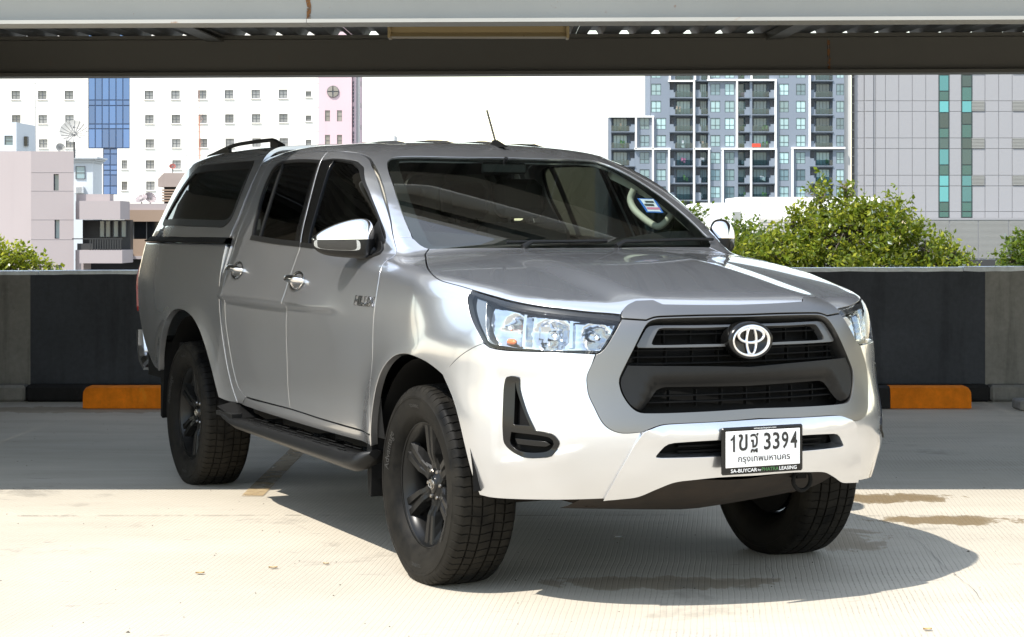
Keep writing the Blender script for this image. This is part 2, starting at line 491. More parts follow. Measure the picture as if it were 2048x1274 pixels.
DATA = {
'hood': ('girth', [(-0.3547,0.1482,'c'),(-0.3724,0.6615),(-0.3898,0.8567),(-0.4072,0.9648,'c'),(-0.3871,0.9902),(-0.3526,1.0175),(-0.1428,1.1005),(0.03,1.1576),(0.1149,1.1791),(0.1731,1.1845),(0.2419,1.1877),(0.3145,1.1934,'c'),(0.4107,1.2009),(0.569,1.2085),(0.6663,1.1933),(0.7556,1.1505),(0.8102,1.0839,'c'),(0.8022,1.0566,'c'),(0.7875,1.0031),(0.7769,0.9323,'c'),(0.7937,0.8446,'c'),(0.8238,0.8335,'c'),(0.8442,0.5227),(0.8524,-0.0626,'c')]),
'fender': ('side', [(-0.4072,1.2574,'c'),(-0.3871,1.2457),(-0.3526,1.2322),(-0.1428,1.1977),(0.03,1.1653),(0.1149,1.1467),(0.1731,1.1379),(0.2419,1.1284),(0.3145,1.1165,'c'),(0.3164,1.0877),(0.3366,1.053),(0.3765,1.0121),(0.4357,0.9699),(0.4769,0.9296,'c'),(0.4262,0.9115),(0.3578,0.8783),(0.301,0.8412),(0.2556,0.8032,'c'),(0.2114,0.8187),(0.1686,0.8327),(0.0587,0.8564),(-0.0626,0.8618),(-0.1496,0.8477),(-0.2546,0.7957),(-0.3275,0.7141),(-0.3795,0.6308),(-0.4675,0.4683,'c'),(-0.4895,0.4659,'c'),(-0.4055,0.6385),(-0.4079,0.7434),(-0.401,0.8687),(-0.3824,0.9945),(-0.3775,1.0757),(-0.3702,1.1588),(-0.5075,1.2459),(-0.5187,1.3004,'c'),(-0.4803,1.3004,'c'),(-0.4605,1.2884),(-0.4315,1.2704)]),
'front_door': ('side', [(-0.4432,0.5211,'c'),(-0.4055,0.6385),(-0.4079,0.7434),(-0.401,0.8687),(-0.3824,0.9945),(-0.3775,1.0757),(-0.3702,1.1588),(-0.5075,1.2459),(-0.5187,1.3004,'c'),(-0.6206,1.378),(-0.7815,1.4773),(-0.9709,1.5687),(-1.1255,1.6276),(-1.2145,1.6548),(-1.2905,1.6728),(-1.3625,1.6827),(-1.4926,1.6902,'c'),(-1.3337,1.4495),(-1.362,1.2543),(-1.4226,1.17),(-1.4218,1.1003),(-1.4112,0.9985),(-1.4569,0.9093),(-1.4674,0.7371),(-1.5046,0.6211),(-1.5074,0.5291,'c'),(-0.9788,0.5141)]),
'rear_door': ('side', [(-1.4926,1.6902,'c'),(-1.7161,1.6936),(-1.9951,1.6928),(-2.1718,1.6869),(-2.2291,1.6702),(-2.2457,1.6367),(-2.2677,1.5371),(-2.2978,1.3682),(-2.3532,1.2523),(-2.3866,1.1905),(-2.3458,1.091),(-2.3563,0.9756),(-2.3483,0.8682),(-2.3227,0.7691),(-2.2704,0.6478),(-2.2182,0.5713),(-2.11,0.5298,'c'),(-1.7874,0.532),(-1.5074,0.5291,'c'),(-1.5046,0.6211),(-1.4674,0.7371),(-1.4569,0.9093),(-1.4112,0.9985),(-1.4218,1.1003),(-1.4226,1.17),(-1.362,1.2543),(-1.3337,1.4495)]),
'front_win': ('side', [(-1.4152,1.6417,'c'),(-1.3269,1.6458),(-1.203,1.6357),(-1.1346,1.6207),(-1.0619,1.599),(-0.9203,1.5414),(-0.7917,1.4773),(-0.6521,1.378),(-0.5569,1.288,'c'),(-0.8852,1.2524),(-1.3258,1.2613,'c')]),
'rear_win': ('side', [(-1.4484,1.6428,'c'),(-1.7809,1.6639),(-2.0248,1.6611),(-2.1008,1.649),(-2.1473,1.6212),(-2.182,1.5296),(-2.1347,1.4152),(-2.0387,1.2893,'c'),(-1.7157,1.2763),(-1.3785,1.2613,'c')]),
'front_trim': ('side', [(-1.4152,1.6417,'c'),(-1.3378,1.645,'c'),(-1.2674,1.2618,'c'),(-1.3258,1.2613,'c')]),
'rear_trim': ('side', [(-1.4857,1.6577,'c'),(-1.4528,1.6566,'c'),(-1.358,1.2599,'c'),(-1.4397,1.2637,'c')]),
'quarter_bar': ('side', [(-2.0274,1.6516,'c'),(-1.9995,1.6531,'c'),(-1.8751,1.2834,'c'),(-1.9089,1.2843,'c')]),
'windshield': ('girth', [(-1.0923,0.0203,'c'),(-1.1026,0.2923),(-1.1395,0.5284,'c'),(-1.1307,0.5574),(-1.0812,0.5948),(-0.8135,0.7329),(-0.516,0.9171),(-0.4663,0.9513),(-0.434,0.9637),(-0.4054,0.9574),(-0.374,0.8708),(-0.3508,0.6827),(-0.3376,0.1783,'c')]),
'cab_line': ('girth', [(-1.1111,0.0098,'c'),(-1.1214,0.281),(-1.1616,0.5118),(-1.1537,0.5449),(-1.0954,0.5932),(-0.813,0.7391),(-0.5171,0.9214),(-0.4803,0.9501,'c'),(-0.5187,0.9929,'c'),(-0.6206,0.9075),(-0.7815,0.7988),(-0.9709,0.7002),(-1.1255,0.6448),(-1.2145,0.626),(-1.2905,0.6212),(-1.3625,0.6391),(-1.4877,0.6564),(-1.7161,0.6608),(-1.9951,0.6616),(-2.1718,0.6647),(-2.2291,0.6835),(-2.2457,0.7172),(-2.2677,0.8077),(-2.2978,0.972),(-2.3532,1.0882),(-2.3866,1.1519),(-2.3458,1.2593),(-2.3563,1.379),(-2.3483,1.4954),(-2.3227,1.6052),(-2.2704,1.7403),(-2.2182,1.8245),(-2.11,1.8698,'c')]),
'cab_gap': ('girth', [(-2.3651,0.6854),(-2.2941,0.8069),(-2.318,0.955),(-2.3714,1.0634),(-2.4367,1.1525),(-2.4043,1.266),(-2.4221,1.3815),(-2.4044,1.4983),(-2.3822,1.6199),(-2.3409,1.7456),(-2.2971,1.8364),(-2.2609,1.8999,'c')]),
'sill': ('side', [(-2.1109,0.5278,'c'),(-1.7885,0.5295),(-1.5084,0.5268),(-0.9798,0.5119),(-0.4445,0.518,'c'),(-0.4692,0.4762,'c'),(-1.0479,0.4731),(-1.6092,0.477),(-2.2243,0.5039,'c')]),
'bed_gap': ('side', [(-2.3844,1.1907),(-2.413,1.0845),(-2.429,0.9731),(-2.4274,0.8646),(-2.404,0.7547),(-2.3689,0.6411),(-2.3383,0.5572),(-2.3219,0.4995,'c')]),
'bed_arch': ('side', [(-2.5137,0.4968,'c'),(-2.5465,0.5745),(-2.5947,0.649),(-2.6736,0.7475),(-2.7455,0.8231),(-2.8495,0.8745),(-2.9917,0.9053),(-3.1414,0.9164),(-3.2304,0.8997),(-3.3358,0.8366),(-3.4039,0.7688),(-3.4516,0.6699),(-3.503,0.603,'c')]),
'can_win': ('girth', [(-3.4895,0.6757,'c'),(-3.1025,0.6723),(-2.5882,0.6702,'c'),(-2.5079,0.7302),(-2.4957,0.8636),(-2.534,0.9641),(-2.5746,0.9916),(-2.6524,0.9969),(-3.7855,0.9711),(-3.8581,0.9423),(-3.7623,0.8525),(-3.6591,0.7388)]),
'bumper': ('cyl', [(1.0056,0.9296,'c'),(0.9746,0.9154),(0.9083,0.9085),(0.8273,0.9079),(0.7367,0.9076),(0.6584,0.9069),(0.5742,0.9033,'c'),(0.5847,0.8697),(0.6009,0.8284),(0.6005,0.801),(0.5941,0.7635),(0.5754,0.7229),(0.5472,0.669),(0.5198,0.6454),(0.4829,0.6342),(0.4228,0.6371,'c'),(0.4246,0.6035,'c'),(0.4696,0.5235,'c'),(0.5308,0.4021,'c'),(0.7831,0.3899),(0.964,0.3819),(1.0299,0.3851,'c'),(1.0556,0.4438),(1.0929,0.5572),(1.1309,0.6549),(1.1759,0.7301),(1.2405,0.8032,'c'),(1.1918,0.8412),(1.1317,0.8783),(1.0596,0.9115)]),
'vent': ('cyl', [(0.8922,0.8168),(0.8573,0.8203),(0.8431,0.8166),(0.8374,0.7742),(0.8084,0.7021),(0.7721,0.6369,'c'),(0.7137,0.6285),(0.6948,0.6129),(0.687,0.5942),(0.7127,0.5529),(0.7284,0.5477),(0.8106,0.5418),(0.8492,0.5532),(0.8855,0.5734),(0.8987,0.5953),(0.9049,0.7524),(0.902,0.7963)]),
'headlight': ('cyl', [(1.1411,1.1139,'c'),(1.0323,1.0975),(0.8694,1.0754),(0.7503,1.0619),(0.6082,1.0476),(0.4857,1.0372,'c'),(0.486,1.0204),(0.5105,0.9779),(0.5432,0.9239),(0.5592,0.9085),(0.586,0.9058),(0.7367,0.908),(0.8273,0.9088),(0.9083,0.9093),(0.9747,0.9163),(1.0034,0.9327),(1.044,0.9717),(1.0931,1.0122),(1.1302,1.054),(1.1466,1.086)]),
'surround_out': ('cyl', [(0.4843,1.0187,'c'),(0.5088,0.9779),(0.5425,0.9231),(0.5592,0.9076),(0.5742,0.9024),(0.5847,0.8697),(0.6009,0.8284),(0.6005,0.801),(0.5941,0.7635),(0.5754,0.7229),(0.5472,0.669),(0.5198,0.6454),(0.4829,0.6342),(0.4228,0.6371,'c'),(0.3627,0.6592),(0.3252,0.6631),(0.1546,0.6655),(0.0284,0.669,'c')]),
'opening': ('cyl', [(-0.0297,1.0297,'c'),(0.1859,1.0308),(0.357,1.028),(0.3894,1.0181),(0.4091,0.9893),(0.4473,0.9175),(0.4852,0.8421),(0.4945,0.8182),(0.4954,0.8045),(0.4863,0.7687),(0.4626,0.7295),(0.4381,0.7073),(0.4117,0.7002),(0.2164,0.7008),(0.023,0.7049,'c')]),
'trim_low': ('cyl', [(-0.0302,1.0306,'c'),(0.1856,1.0317),(0.3569,1.0288),(0.3778,1.0248),(0.3953,1.0122,'c'),(0.4787,1.0288,'c')]),
'trim_up': ('girth', [(0.8022,1.0566,'c'),(0.7875,1.0031),(0.7769,0.9323,'c'),(0.7937,0.8446,'c'),(0.8238,0.8335,'c'),(0.8442,0.5227),(0.8524,-0.0626,'c')]),
'bar': ('cyl', [(0.0041,0.8581,'c'),(0.2049,0.861),(0.4669,0.8671,'c'),(0.4903,0.8216),(0.4929,0.8045),(0.4838,0.7687),(0.4609,0.7312),(0.4363,0.7124),(0.4181,0.7088),(0.3904,0.7354),(0.3563,0.779),(0.3403,0.7856),(0.319,0.7877),(0.011,0.7893,'c')]),
'bar_mid': ('cyl', [(0.0071,0.8249,'c'),(0.305,0.825),(0.3445,0.8165),(0.3804,0.7863),(0.416,0.7256)]),
'upframe_out': ('cyl', [(-0.0182,1.0066,'c'),(0.1923,1.0079),(0.361,1.0085),(0.3813,1.0061),(0.3926,0.9977),(0.4298,0.9345,'c'),(0.4247,0.9276),(0.4037,0.9266),(0.2013,0.9259),(-0.0028,0.9299,'c')]),
'upframe_in': ('cyl', [(-0.0142,0.9945,'c'),(0.1943,0.9967),(0.3287,0.9979),(0.3455,0.9955),(0.3534,0.987),(0.373,0.9512),(0.376,0.9409),(0.3699,0.9356),(0.2007,0.9355),(-0.0039,0.9387,'c')]),
'skid': ('cyl', [(0.0286,0.6673,'c'),(0.1547,0.6646),(0.3252,0.6618),(0.3627,0.658),(0.393,0.6476),(0.4195,0.6361),(0.4425,0.6037),(0.4859,0.5237),(0.5494,0.4003,'c'),(0.4901,0.4055),(0.4319,0.4131),(0.3675,0.4402),(0.3077,0.4622),(0.2306,0.4692),(0.1461,0.4734),(0.0169,0.4728,'c')]),
'skid_hole': ('cyl', [(0.0323,0.6075,'c'),(0.1627,0.6045),(0.3177,0.6004),(0.3364,0.5965),(0.3498,0.5882),(0.3761,0.5573),(0.376,0.552),(0.3591,0.5498),(0.1602,0.548),(0.029,0.5505,'c')]),
}
# ------------------------------------------------------------------ the parking deck and its roof
def at(px, py, Y):
    """world point at depth plane Y that is seen at photo pixel (px, py)"""
    d = Y-CAM[1]; return (CAM[0]+(px-1024)*d/3783., Y, CAM[2]-(py-455.1)*d/3783.)
def deck_material():
    b = NB('brushed concrete deck'); co = b.co('Object')
    sx, sy, sz = b.sep(co)[0:3]
    # broom grooves run almost along Y, ~2 cm apart
    u = b.math('SUBTRACT', sx, b.math('MULTIPLY', sy, .107))
    wob = b.noise(1.3, 3, .5, co); u2 = b.math('ADD', u, b.math('MULTIPLY', wob, .03))
    saw = b.math('FRACT', b.math('MULTIPLY', u2, 46.))
    groove = b.ramp(saw, (.0, 1), (.10, 1), (.17, 0), (.86, 0), (1.0, 1))
    reg = b.ramp(b.math('MULTIPLY_ADD', b.math('SUBTRACT', sx, b.math('MULTIPLY', sy, .35)), .25, .45), (.30, .12), (.62, 1.))
    wear = b.math('MULTIPLY', reg, b.ramp(b.noise(1.4, 6, .65, co), (.44, .0), (.64, 1.0)))
    grain = b.noise(34, 4, .65, co); gm = b.math('MULTIPLY', groove, b.math('MULTIPLY', wear, b.ramp(grain, (.40, .1), (.58, 1.))))
    big = b.noise(.55, 6, .6, co); smear = b.noise(1.6, 6, .6, co, 0.3, (.35, 2.2, 1))
    base = b.ramp(big, (.3, (.37, .335, .272)), (.7, (.50, .45, .368)))
    base = b.mix(b.ramp(smear, (.42, 0), (.75, .45)), base, (.33, .30, .25))
    fine = b.ramp(b.noise(240, 2, .5, co), (.3, .88), (.7, 1.08))
    base = b.mix(1., base, fine, 'MULTIPLY')
    base = b.mix(b.math('MULTIPLY', gm, .6), base, (.10, .092, .08))
    # dark scuffs and brown water stains
    sp = b.ramp(b.noise(7., 6, .7, co, .6, (.5, 1.6, 1)), (.63, 0), (.72, .7)); base = b.mix(sp, base, (.15, .14, .13))
    nst = b.math('MULTIPLY', b.math('SUBTRACT', b.noise(6.5, 7, .7, co, .5, (1, .6, 1)), .5), 2.6)
    for (X, Y, rx, ry, k) in ((1.42, 1.86, .30, .15, .97), (1.55, 1.14, .30, .13, .95), (.90, .62, .24, .30, .6), (.14, -.39, .42, .12, .6), (2.9, 1.3, .5, .10, .5), (-3.6, 6.4, 1.2, .22, .55)):
        d2 = b.n('VectorMath', {0: co, 1: (X, Y, 0)}, operation='SUBTRACT'); d2 = b.n('VectorMath', {0: d2.outputs[0], 1: (1/rx, 1/ry, 0)}, operation='MULTIPLY')
        ln = b.n('VectorMath', {0: d2.outputs[0]}, operation='LENGTH').outputs['Value']
        st = b.ramp(b.math('MULTIPLY', b.math('ADD', ln, nst), .5), (.34, k), (.50, k*.8), (.56, 0)); base = b.mix(st, base, (.15, .105, .05))
    damp = b.ramp(b.noise(.8, 6, .7, co, .4), (.60, 0), (.67, .55)); base = b.mix(damp, base, (.20, .18, .15))
    b.P(Base_Color=base, Roughness=b.ramp(smear, (.3, .62), (.7, .85)), Specular_IOR_Level=.3)
    h = b.math('SUBTRACT', b.math('MULTIPLY', grain, .25), b.math('MULTIPLY', groove, .6))
    b.bump(h, .5, .004); return b.m
def conc_material(name, col, stain=.5, vs=1.6):
    b = NB(name); co = b.co('Object')
    n = b.noise(vs, 7, .65, co); n2 = b.noise(26, 4, .6, co); dr = b.noise(2.2, 6, .65, co, .2, (3.5, 3.5, .35))
    base = b.ramp(n, (.28, tuple(x*.78 for x in col)), (.72, tuple(min(1, x*1.18) for x in col)))
    base = b.mix(b.ramp(dr, (.50, 0), (.72, stain)), base, tuple(x*.42 for x in col))
    base = b.mix(.35, base, b.mix(1., base, b.ramp(n2, (.3, .7), (.7, 1.25)), 'MULTIPLY'))
    base = b.mix(b.ramp(b.noise(3.1, 9, .78, co, .4, (1, 1, .6)), (.62, 0), (.72, .4)), base, tuple(min(.8, x*1.9+.03) for x in col))
    b.P(Base_Color=base, Roughness=.86, Specular_IOR_Level=.25); b.bump(b.math('ADD', n2, b.math('MULTIPLY', b.noise(90, 3), .4)), .35, .006); return b.m
M_DECK = deck_material()
dk = MB(); dk.box((-40, -60, -.4), (40, 7.45, 0)); tag(dk.build('deck_floor', M_DECK), kind='structure')
gm = conc_material('city ground', (.16, .16, .15), .3, .02)
tag(mesh_obj('city_ground', [(-1500, -1500, -14), (1500, -1500, -14), (1500, 1500, -14), (-1500, 1500, -14)], [(0, 1, 2, 3)], gm), kind='structure')
# construction joint and old bay line
b = NB('joint dirt'); nj = b.noise(9, 6, .7); b.P(Base_Color=(.035, .032, .028), Roughness=.9, Alpha=b.ramp(nj, (.46, 0), (.56, .75)))
V = []; F_ = []; rj = random.Random(3); yj = 1.26
for i in range(121):
    x = -12+.2*i; yj += rj.uniform(-.012, .012); yj += (1.26-yj)*.1; w_ = .002+.004*rj.random()
    V += [(x, yj-w_, .004), (x, yj+w_, .004)]
F_ = [(2*i, 2*i+2, 2*i+3, 2*i+1) for i in range(120)]
tag(mesh_obj('construction_joint', V, F_, b.m), kind='structure')
b = NB('worn yellow paint'); nj = b.noise(5, 7, .7); b.P(Base_Color=b.ramp(nj, (.3, (.33, .20, .06)), (.7, (.42, .33, .20))), Roughness=.8, Alpha=b.ramp(nj, (.36, .15), (.55, .75)))
for i, x in enumerate((-1.79, .95, -4.53, 3.69)):
    tag(mesh_obj('bay_line', [(x, 1.9, .004), (x+.11, 1.9, .004), (x+.13, 6.6, .004), (x+.02, 6.6, .004)], [(0, 1, 2, 3)], b.m), kind='structure')

for pts in ([(1814, 1069), (1850, 1095), (1895, 1140), (1930, 1165), (1972, 1207)], [(1500, 1085), (1527, 1120), (1540, 1145), (1548, 1166)]):
    V = []; rk = random.Random(len(V)+int(pts[0][0]))
    P = []
    for px_, py_ in pts:
        d = 3783*CAM[2]/(py_-455.1); P.append(np.array([CAM[0]+(px_-1024)*d/3783, CAM[1]+d]))
    for i in range(len(P)-1):
        for t in np.linspace(0, 1, 7, endpoint=False):
            q = P[i]+(P[i+1]-P[i])*t+np.array([rk.uniform(-.008, .008), rk.uniform(-.008, .008)]); w_ = rk.uniform(.0004, .0011); V += [(q[0]-w_, q[1], .004), (q[0]+w_, q[1], .004)]
    tag(mesh_obj('crack', V, [(2*i, 2*i+1, 2*i+3, 2*i+2) for i in range(len(V)//2-1)], simple('crack dark', .14, .9)), kind='structure')
# ---- parapet wall: painted dark between concrete piers, with coping and kerb ledge
TILT = .0034
PY0 = 7.2
M_PDARK = conc_material('charcoal wall paint', (.062, .068, .081), .5, 1.3)
M_PCON = conc_material('old parapet concrete', (.25, .245, .23), .7, 1.4)
M_COP = conc_material('coping render', (.80, .86, .93), .2, 2.)
M_KBLK = conc_material('black kerb paint', (.018, .018, .019), .2, 3.)
wall = empty('parapet_wall', (0, PY0, 0), 0, 'low dark painted parapet wall with pale coping behind the truck', 'wall')
bays = [(-26.5, -25.2), (-19.06, -17.76), (-11.63, -10.33), (-5.49, -4.19), (3.25, 4.55), (10.69, 11.99), (18.13, 19.43)]
xs = [-27.8]+[v for b_ in bays for v in b_]+[27.]
def zt(x): return 1.002+TILT*x
for i in range(len(xs)-1):
    x0, x1 = xs[i], xs[i+1]; con = i % 2 == 1
    m = MB(); y0 = 0 if not con else -.004
    P = [(x0, y0, 0), (x1, y0, 0), (x1, .16, 0), (x0, .16, 0), (x0, y0, zt(x0)), (x1, y0, zt(x1)), (x1, .16, zt(x1)), (x0, .16, zt(x0))]
    m.add(P, [(0,3,2,1),(4,5,6,7),(0,1,5,4),(1,2,6,5),(2,3,7,6),(3,0,4,7)]); m.build('wall_section', M_PCON if con else M_PDARK, wall)
    m = MB(); m.bbox((x0+.001, -.17, .0), (x1-.001, y0-.001, .128), .02); m.build('kerb_ledge', M_PCON if con else M_KBLK, wall)
rc = random.Random(5); x = -27.5
while x < 27:
    L = rc.uniform(.9, 1.9)
    if 1560 < 1024+(x+.437)*3783/14.74 < 1650: L = .45
    h = rc.uniform(.018, .028)
    if abs(1024+(x+.437)*3783/14.74-1700) < 60: h = .008
    m = MB(); n = 10; V = []
    for k in range(n+1):
        xx = x+(L-.006)*k/n; j = rc.uniform(-.004, .004)
        V += [(xx, -.020+j, zt(xx)-.010+j), (xx, -.014+j, zt(xx)+h+j*.6), (xx, .175, zt(xx)+h), (xx, .18, zt(xx)-.010)]
    m.add(V, [(k*4+j, (k+1)*4+j, (k+1)*4+(j+1) % 4, k*4+(j+1) % 4) for k in range(n) for j in range(4)]); m.add(V[:4], [(0,1,2,3)]); m.add(V[-4:], [(3,2,1,0)])
    m.build('coping', M_COP, wall); x += L
# ---- wheel stops
M_OR = conc_material('orange kerb paint', (.80, .215, .008), .35, 4.)
def wheel_stop(X, Y, segs, label):
    t = empty('wheel_stop', (X, Y, 0), 0, label, 'wheel stop', 'wheel stops in front of the parapet'); x = 0
    prof = [(-.10, .002), (-.092, .125), (-.082, .152), (-.06, .164), (.04, .164), (.062, .152), (.08, .002)]
    for L, mt in segs:
        m = MB(); n = len(prof); st = [(0, .86), (.02, .97), (.045, 1.), (L-.045, 1.), (L-.02, .97), (L-.001, .86)] if False else [(0, 1), (L-.002, 1)]
        if x == 0: st = [(0, .80), (.015, .93), (.04, 1.), (L-.002, 1)]
        if abs(x+L-sum(s[0] for s in segs)) < 1e-6: st = st[:-1]+[(L-.04, 1.), (L-.015, .93), (L, .80)]
        V = [(x+a, p[0]*(.9+.1*s), p[1]*s) for a, s in st for p in prof]
        m.add(V, [(i*n+j, (i+1)*n+j, (i+1)*n+(j+1) % n, i*n+(j+1) % n) for i in range(len(st)-1) for j in range(n)], True)
        m.add(V[:n], [tuple(range(n))]); m.add(V[-n:], [tuple(range(n))[::-1]])
        o = m.build('stop_block', mt, t); o.data.set_sharp_from_angle(angle=R(35)); x += L
    return t
wheel_stop(-3.62, 6.58, [(.6, M_OR), (.6, M_KBLK), (.6, M_OR)], 'orange painted wheel stop behind the truck\'s rear wheel')
wheel_stop(1.17, 6.58, [(.6, M_OR), (.6, M_KBLK), (.6, M_OR)], 'orange and black wheel stop right of the truck\'s front')
m = MB(); m.bbox((0, 0, .001), (.6, .25, .075), .01); tag(m.build('concrete_block', M_PCON, None, (3.285, 6.30, 0)), 'low grey concrete block on the deck at the right edge', 'block')

# ---- reflection block at the end of the bays, left of the picture (unseen, added to darken reflections in the truck's paint)
sc_ = empty('reflection_block', (-7.9, 5.2, 0), 0, 'added unseen grey concrete reflection block beside the parapet, left of the bays', 'reflection block')
MB().bbox((.8, -.6, 0), (3.2, 1.8, 2.45), .02).build('wall', conc_material('reflection block concrete', (.17, .162, .145), .7, 1.4), sc_)
m = MB(); m.box((1.4, -.66, .0), (2.4, -.602, 2.05)); dr_ = m.build('door', simple('grey steel door', (.12, .13, .14), .5), sc_)  # door leaf on the added block
MB().box((2.3, -.70, 1.0), (2.34, -.661, 1.12)).build('handle', simple('door handle steel', .5, .3, 1.), dr_)
# ---- roof over the parking bays
RT = .0043
def steel_material(name, col, rust=.5):
    b = NB(name); co = b.co('Object'); n = b.noise(1.3, 6, .6, co); n2 = b.noise(9, 6, .7, co, .3)
    base = b.ramp(n, (.3, tuple(x*.86 for x in col)), (.7, col)); base = b.mix(b.ramp(n2, (.66, 0), (.72, rust)), base, (.22, .10, .035))
    b.P(Base_Color=base, Roughness=b.ramp(n, (.3, .42), (.7, .6)), Specular_IOR_Level=.35); b.bump(n2, .05, .01); return b.m
M_BEAM = steel_material('grey painted steel', (.36, .36, .34), .6)
M_BEAM_SHADE = steel_material('olive grey steel darkened for shade', (.13, .125, .108), .4)  # far beam and rafters: shade under the roof put into a darker colour
M_SHEET = steel_material('roof sheet underside', (.10, .105, .105), .1)
M_RUSTY = steel_material('rusty cream enamel', (.52, .40, .21), .8)
roof = empty('carport_roof', (0, 0, 0), 0, 'steel carport roof with two beams and corrugated sheets over the truck', 'roof')
def sheared(mb, name, mat):
    mb.v = [(x, y, z+RT*(x+.4)) for x, y, z in mb.v]; return mb.build(name, mat, roof)
def ibeam(y, z0, h, fw, x0=-24, x1=24, tf=.017):
    m = MB(); m.box((x0, y-fw/2, z0), (x1, y+fw/2, z0+tf)); m.box((x0, y-fw/2, z0+h-tf), (x1, y+fw/2, z0+h)); m.box((x0, y-.006, z0+tf-.001), (x1, y+.006, z0+h-tf+.001)); return m
for xa, xb, mt in ((-24, -1.388, 0), (-1.386, 24, 0)):
    sheared(ibeam(1.30, 2.2945, .33, .20, xa, xb), 'roof_beam', M_BEAM)
for xa, xb in ((-24, 1.955), (1.957, 24)):
    sheared(ibeam(6.75, 2.492, .302, .20, xa, xb, .026), 'roof_beam', M_BEAM_SHADE)
# rust runs at the beam splices
b = NB('rust run'); nr = b.noise(30, 6, .7); b.P(Base_Color=b.ramp(nr, (.3, (.10, .035, .012)), (.7, (.30, .14, .045))), Roughness=.9, Alpha=b.ramp(nr, (.38, 0), (.5, .95)))
for X, Y, z0, z1 in ((-1.387, 1.293, 2.31, 2.62), (1.956, 6.743, 2.52, 2.75)):
    V = []; rr = random.Random(int(X*10))
    for k in range(14): z = z0+(z1-z0)*k/13; o = rr.uniform(-.004, .004); V += [(X-.010+o, Y-.002, z), (X+.010+o, Y-.002, z)]
    m = MB(); m.add(V, [(2*k, 2*k+1, 2*k+3, 2*k+2) for k in range(13)]); sheared(m, 'rust_run', b.m)
def sheet_z(y): return 2.635+(y-1.05)*(2.804-2.635)/(6.75-1.05)
pitch = .2415; prof = [(0, 0), (.085, 0), (.118, .052), (.168, .052), (.2015, 0)]
for k in range(-14, 15):
    m = MB(); V = []; xa = k*1.6905; 
    for y in (1.15, 7.12):
        for j in range(7):
            for px_, pz in prof: V.append((xa+j*pitch+px_+.045, y, sheet_z(y)+pz+(.002 if k % 2 else 0)))
        V.append((xa+7*pitch+.045, y, sheet_z(y)+(.002 if k % 2 else 0)))
    n = 36; m.add(V, [(i, i+1, n+i+1, n+i) for i in range(n-1)]); o = sheared(m, 'roof_sheet', M_SHEET)
m = MB(); m.box((-24, 1.075, 2.628), (24, 1.148, 2.70)); sheared(m, 'gutter', M_BEAM)
for i, X in enumerate((-23.4, -15.1, -10.95, -6.8, -2.66, 1.53, 5.7, 9.85, 14.0, 22.3)):
    m = MB(); V = []
    for y in (1.40, 6.66):
        z = sheet_z(y)-.005; V += [(X-.06, y, z-.05), (X+.06, y, z-.05), (X+.06, y, z-.04), (X-.045, y, z-.04), (X-.045, y, z-.014), (X+.06, y, z-.014), (X+.06, y, z), (X-.06, y, z)]
    m.add(V, [(i, (i+1) % 8, 8+(i+1) % 8, 8+i) for i in range(8)]+[tuple(range(8))[::-1], tuple(range(8, 16))]); sheared(m, 'rafter', M_BEAM_SHADE)
for X in (-10.95, 9.85, -23.4, 22.3):
    for Y in (1.30, 6.75):
        m = MB(); z = 2.28 if Y < 2 else 2.49
        m.box((X-.09, Y-.09, 0), (X+.09, Y+.09, z+RT*(X+.4))); m.build('column', M_BEAM, roof)
# strip light between the beams
ft = empty('strip_light', (-.655, 4.70, 2.572), 0, 'rusty cream strip light fixture hung under the roof between the beams', 'light fixture')
m = MB(); m.bbox((-.575, -.045, .025), (.575, .045, .082), .006); m.build('fixture_body', M_RUSTY, ft)
m = MB(); m.prism([(-.07, .0), (.07, .0), (.05, .024), (-.05, .024)], -.575, .575, axis='X'); m.build('reflector_pan', M_RUSTY, ft)
for s in (-1, 1):
    m = MB(); m.bbox((s*.575-.008, -.075, -.008), (s*.575+.012, .075, .09), .003); m.build('end_cap', M_RUSTY, ft)
    m = MB(); m.box((s*.4-.01, -.01, .08), (s*.4+.01, .01, .125)); m.build('hanger', M_RUSTY, ft)
# ------------------------------------------------------------------ the pickup truck
def glass(name, trans, rough=.0, f0=.05, gl=(1, 1, 1)):
    b = NB(name); b.t.nodes.remove(b.p)
    tr = b.n('BsdfTransparent', {'Color': trans}); g = b.n('BsdfGlossy', {'Color': gl, 'Roughness': rough})
    ge = b.n('NewGeometry'); dt = b.n('VectorMath', {0: ge.outputs['Incoming'], 1: ge.outputs['Normal']}, operation='DOT_PRODUCT').outputs['Value']
    sch = b.math('POWER', b.math('SUBTRACT', 1., b.math('MINIMUM', b.math('ABSOLUTE', dt), 1.)), 5.); fr = b.math('MULTIPLY_ADD', sch, 1-f0, f0)
    mx = b.n('MixShader', {0: fr, 1: tr.outputs[0], 2: g.outputs[0]})
    b.t.links.new(mx.outputs[0], b.out.inputs[0]); return b.m
def make_paint(name, col, rough, coat):
    # two flake layers (tight and broad lobes) under one clear coat
    b = NB(name); dust = b.noise(1.6, 2, .5)
    c_ = b.mix(b.ramp(dust, (.40, 0), (.8, .10)), col, (.42, .38, .33))
    b.P(Base_Color=c_, Metallic=.97, Roughness=rough, Coat_Weight=coat, Coat_Roughness=.02, Coat_IOR=1.5)
    p2 = b.n('BsdfPrincipled'); 
    for k, v in (('Base Color', c_), ('Metallic', .93), ('Roughness', .42), ('Coat Weight', coat), ('Coat Roughness', .02), ('Coat IOR', 1.5)): b.set(p2.inputs[k], v)
    mx = b.n('MixShader', {0: .42, 1: b.p.outputs[0], 2: p2.outputs[0]}); b.t.links.new(mx.outputs[0], b.out.inputs[0])
    return b.m
M_PAINT = make_paint('silver metallic paint', (.645, .655, .68), .16, 1.)
M_SATIN = make_paint('satin grey paint', (.215, .21, .202), .34, .08)
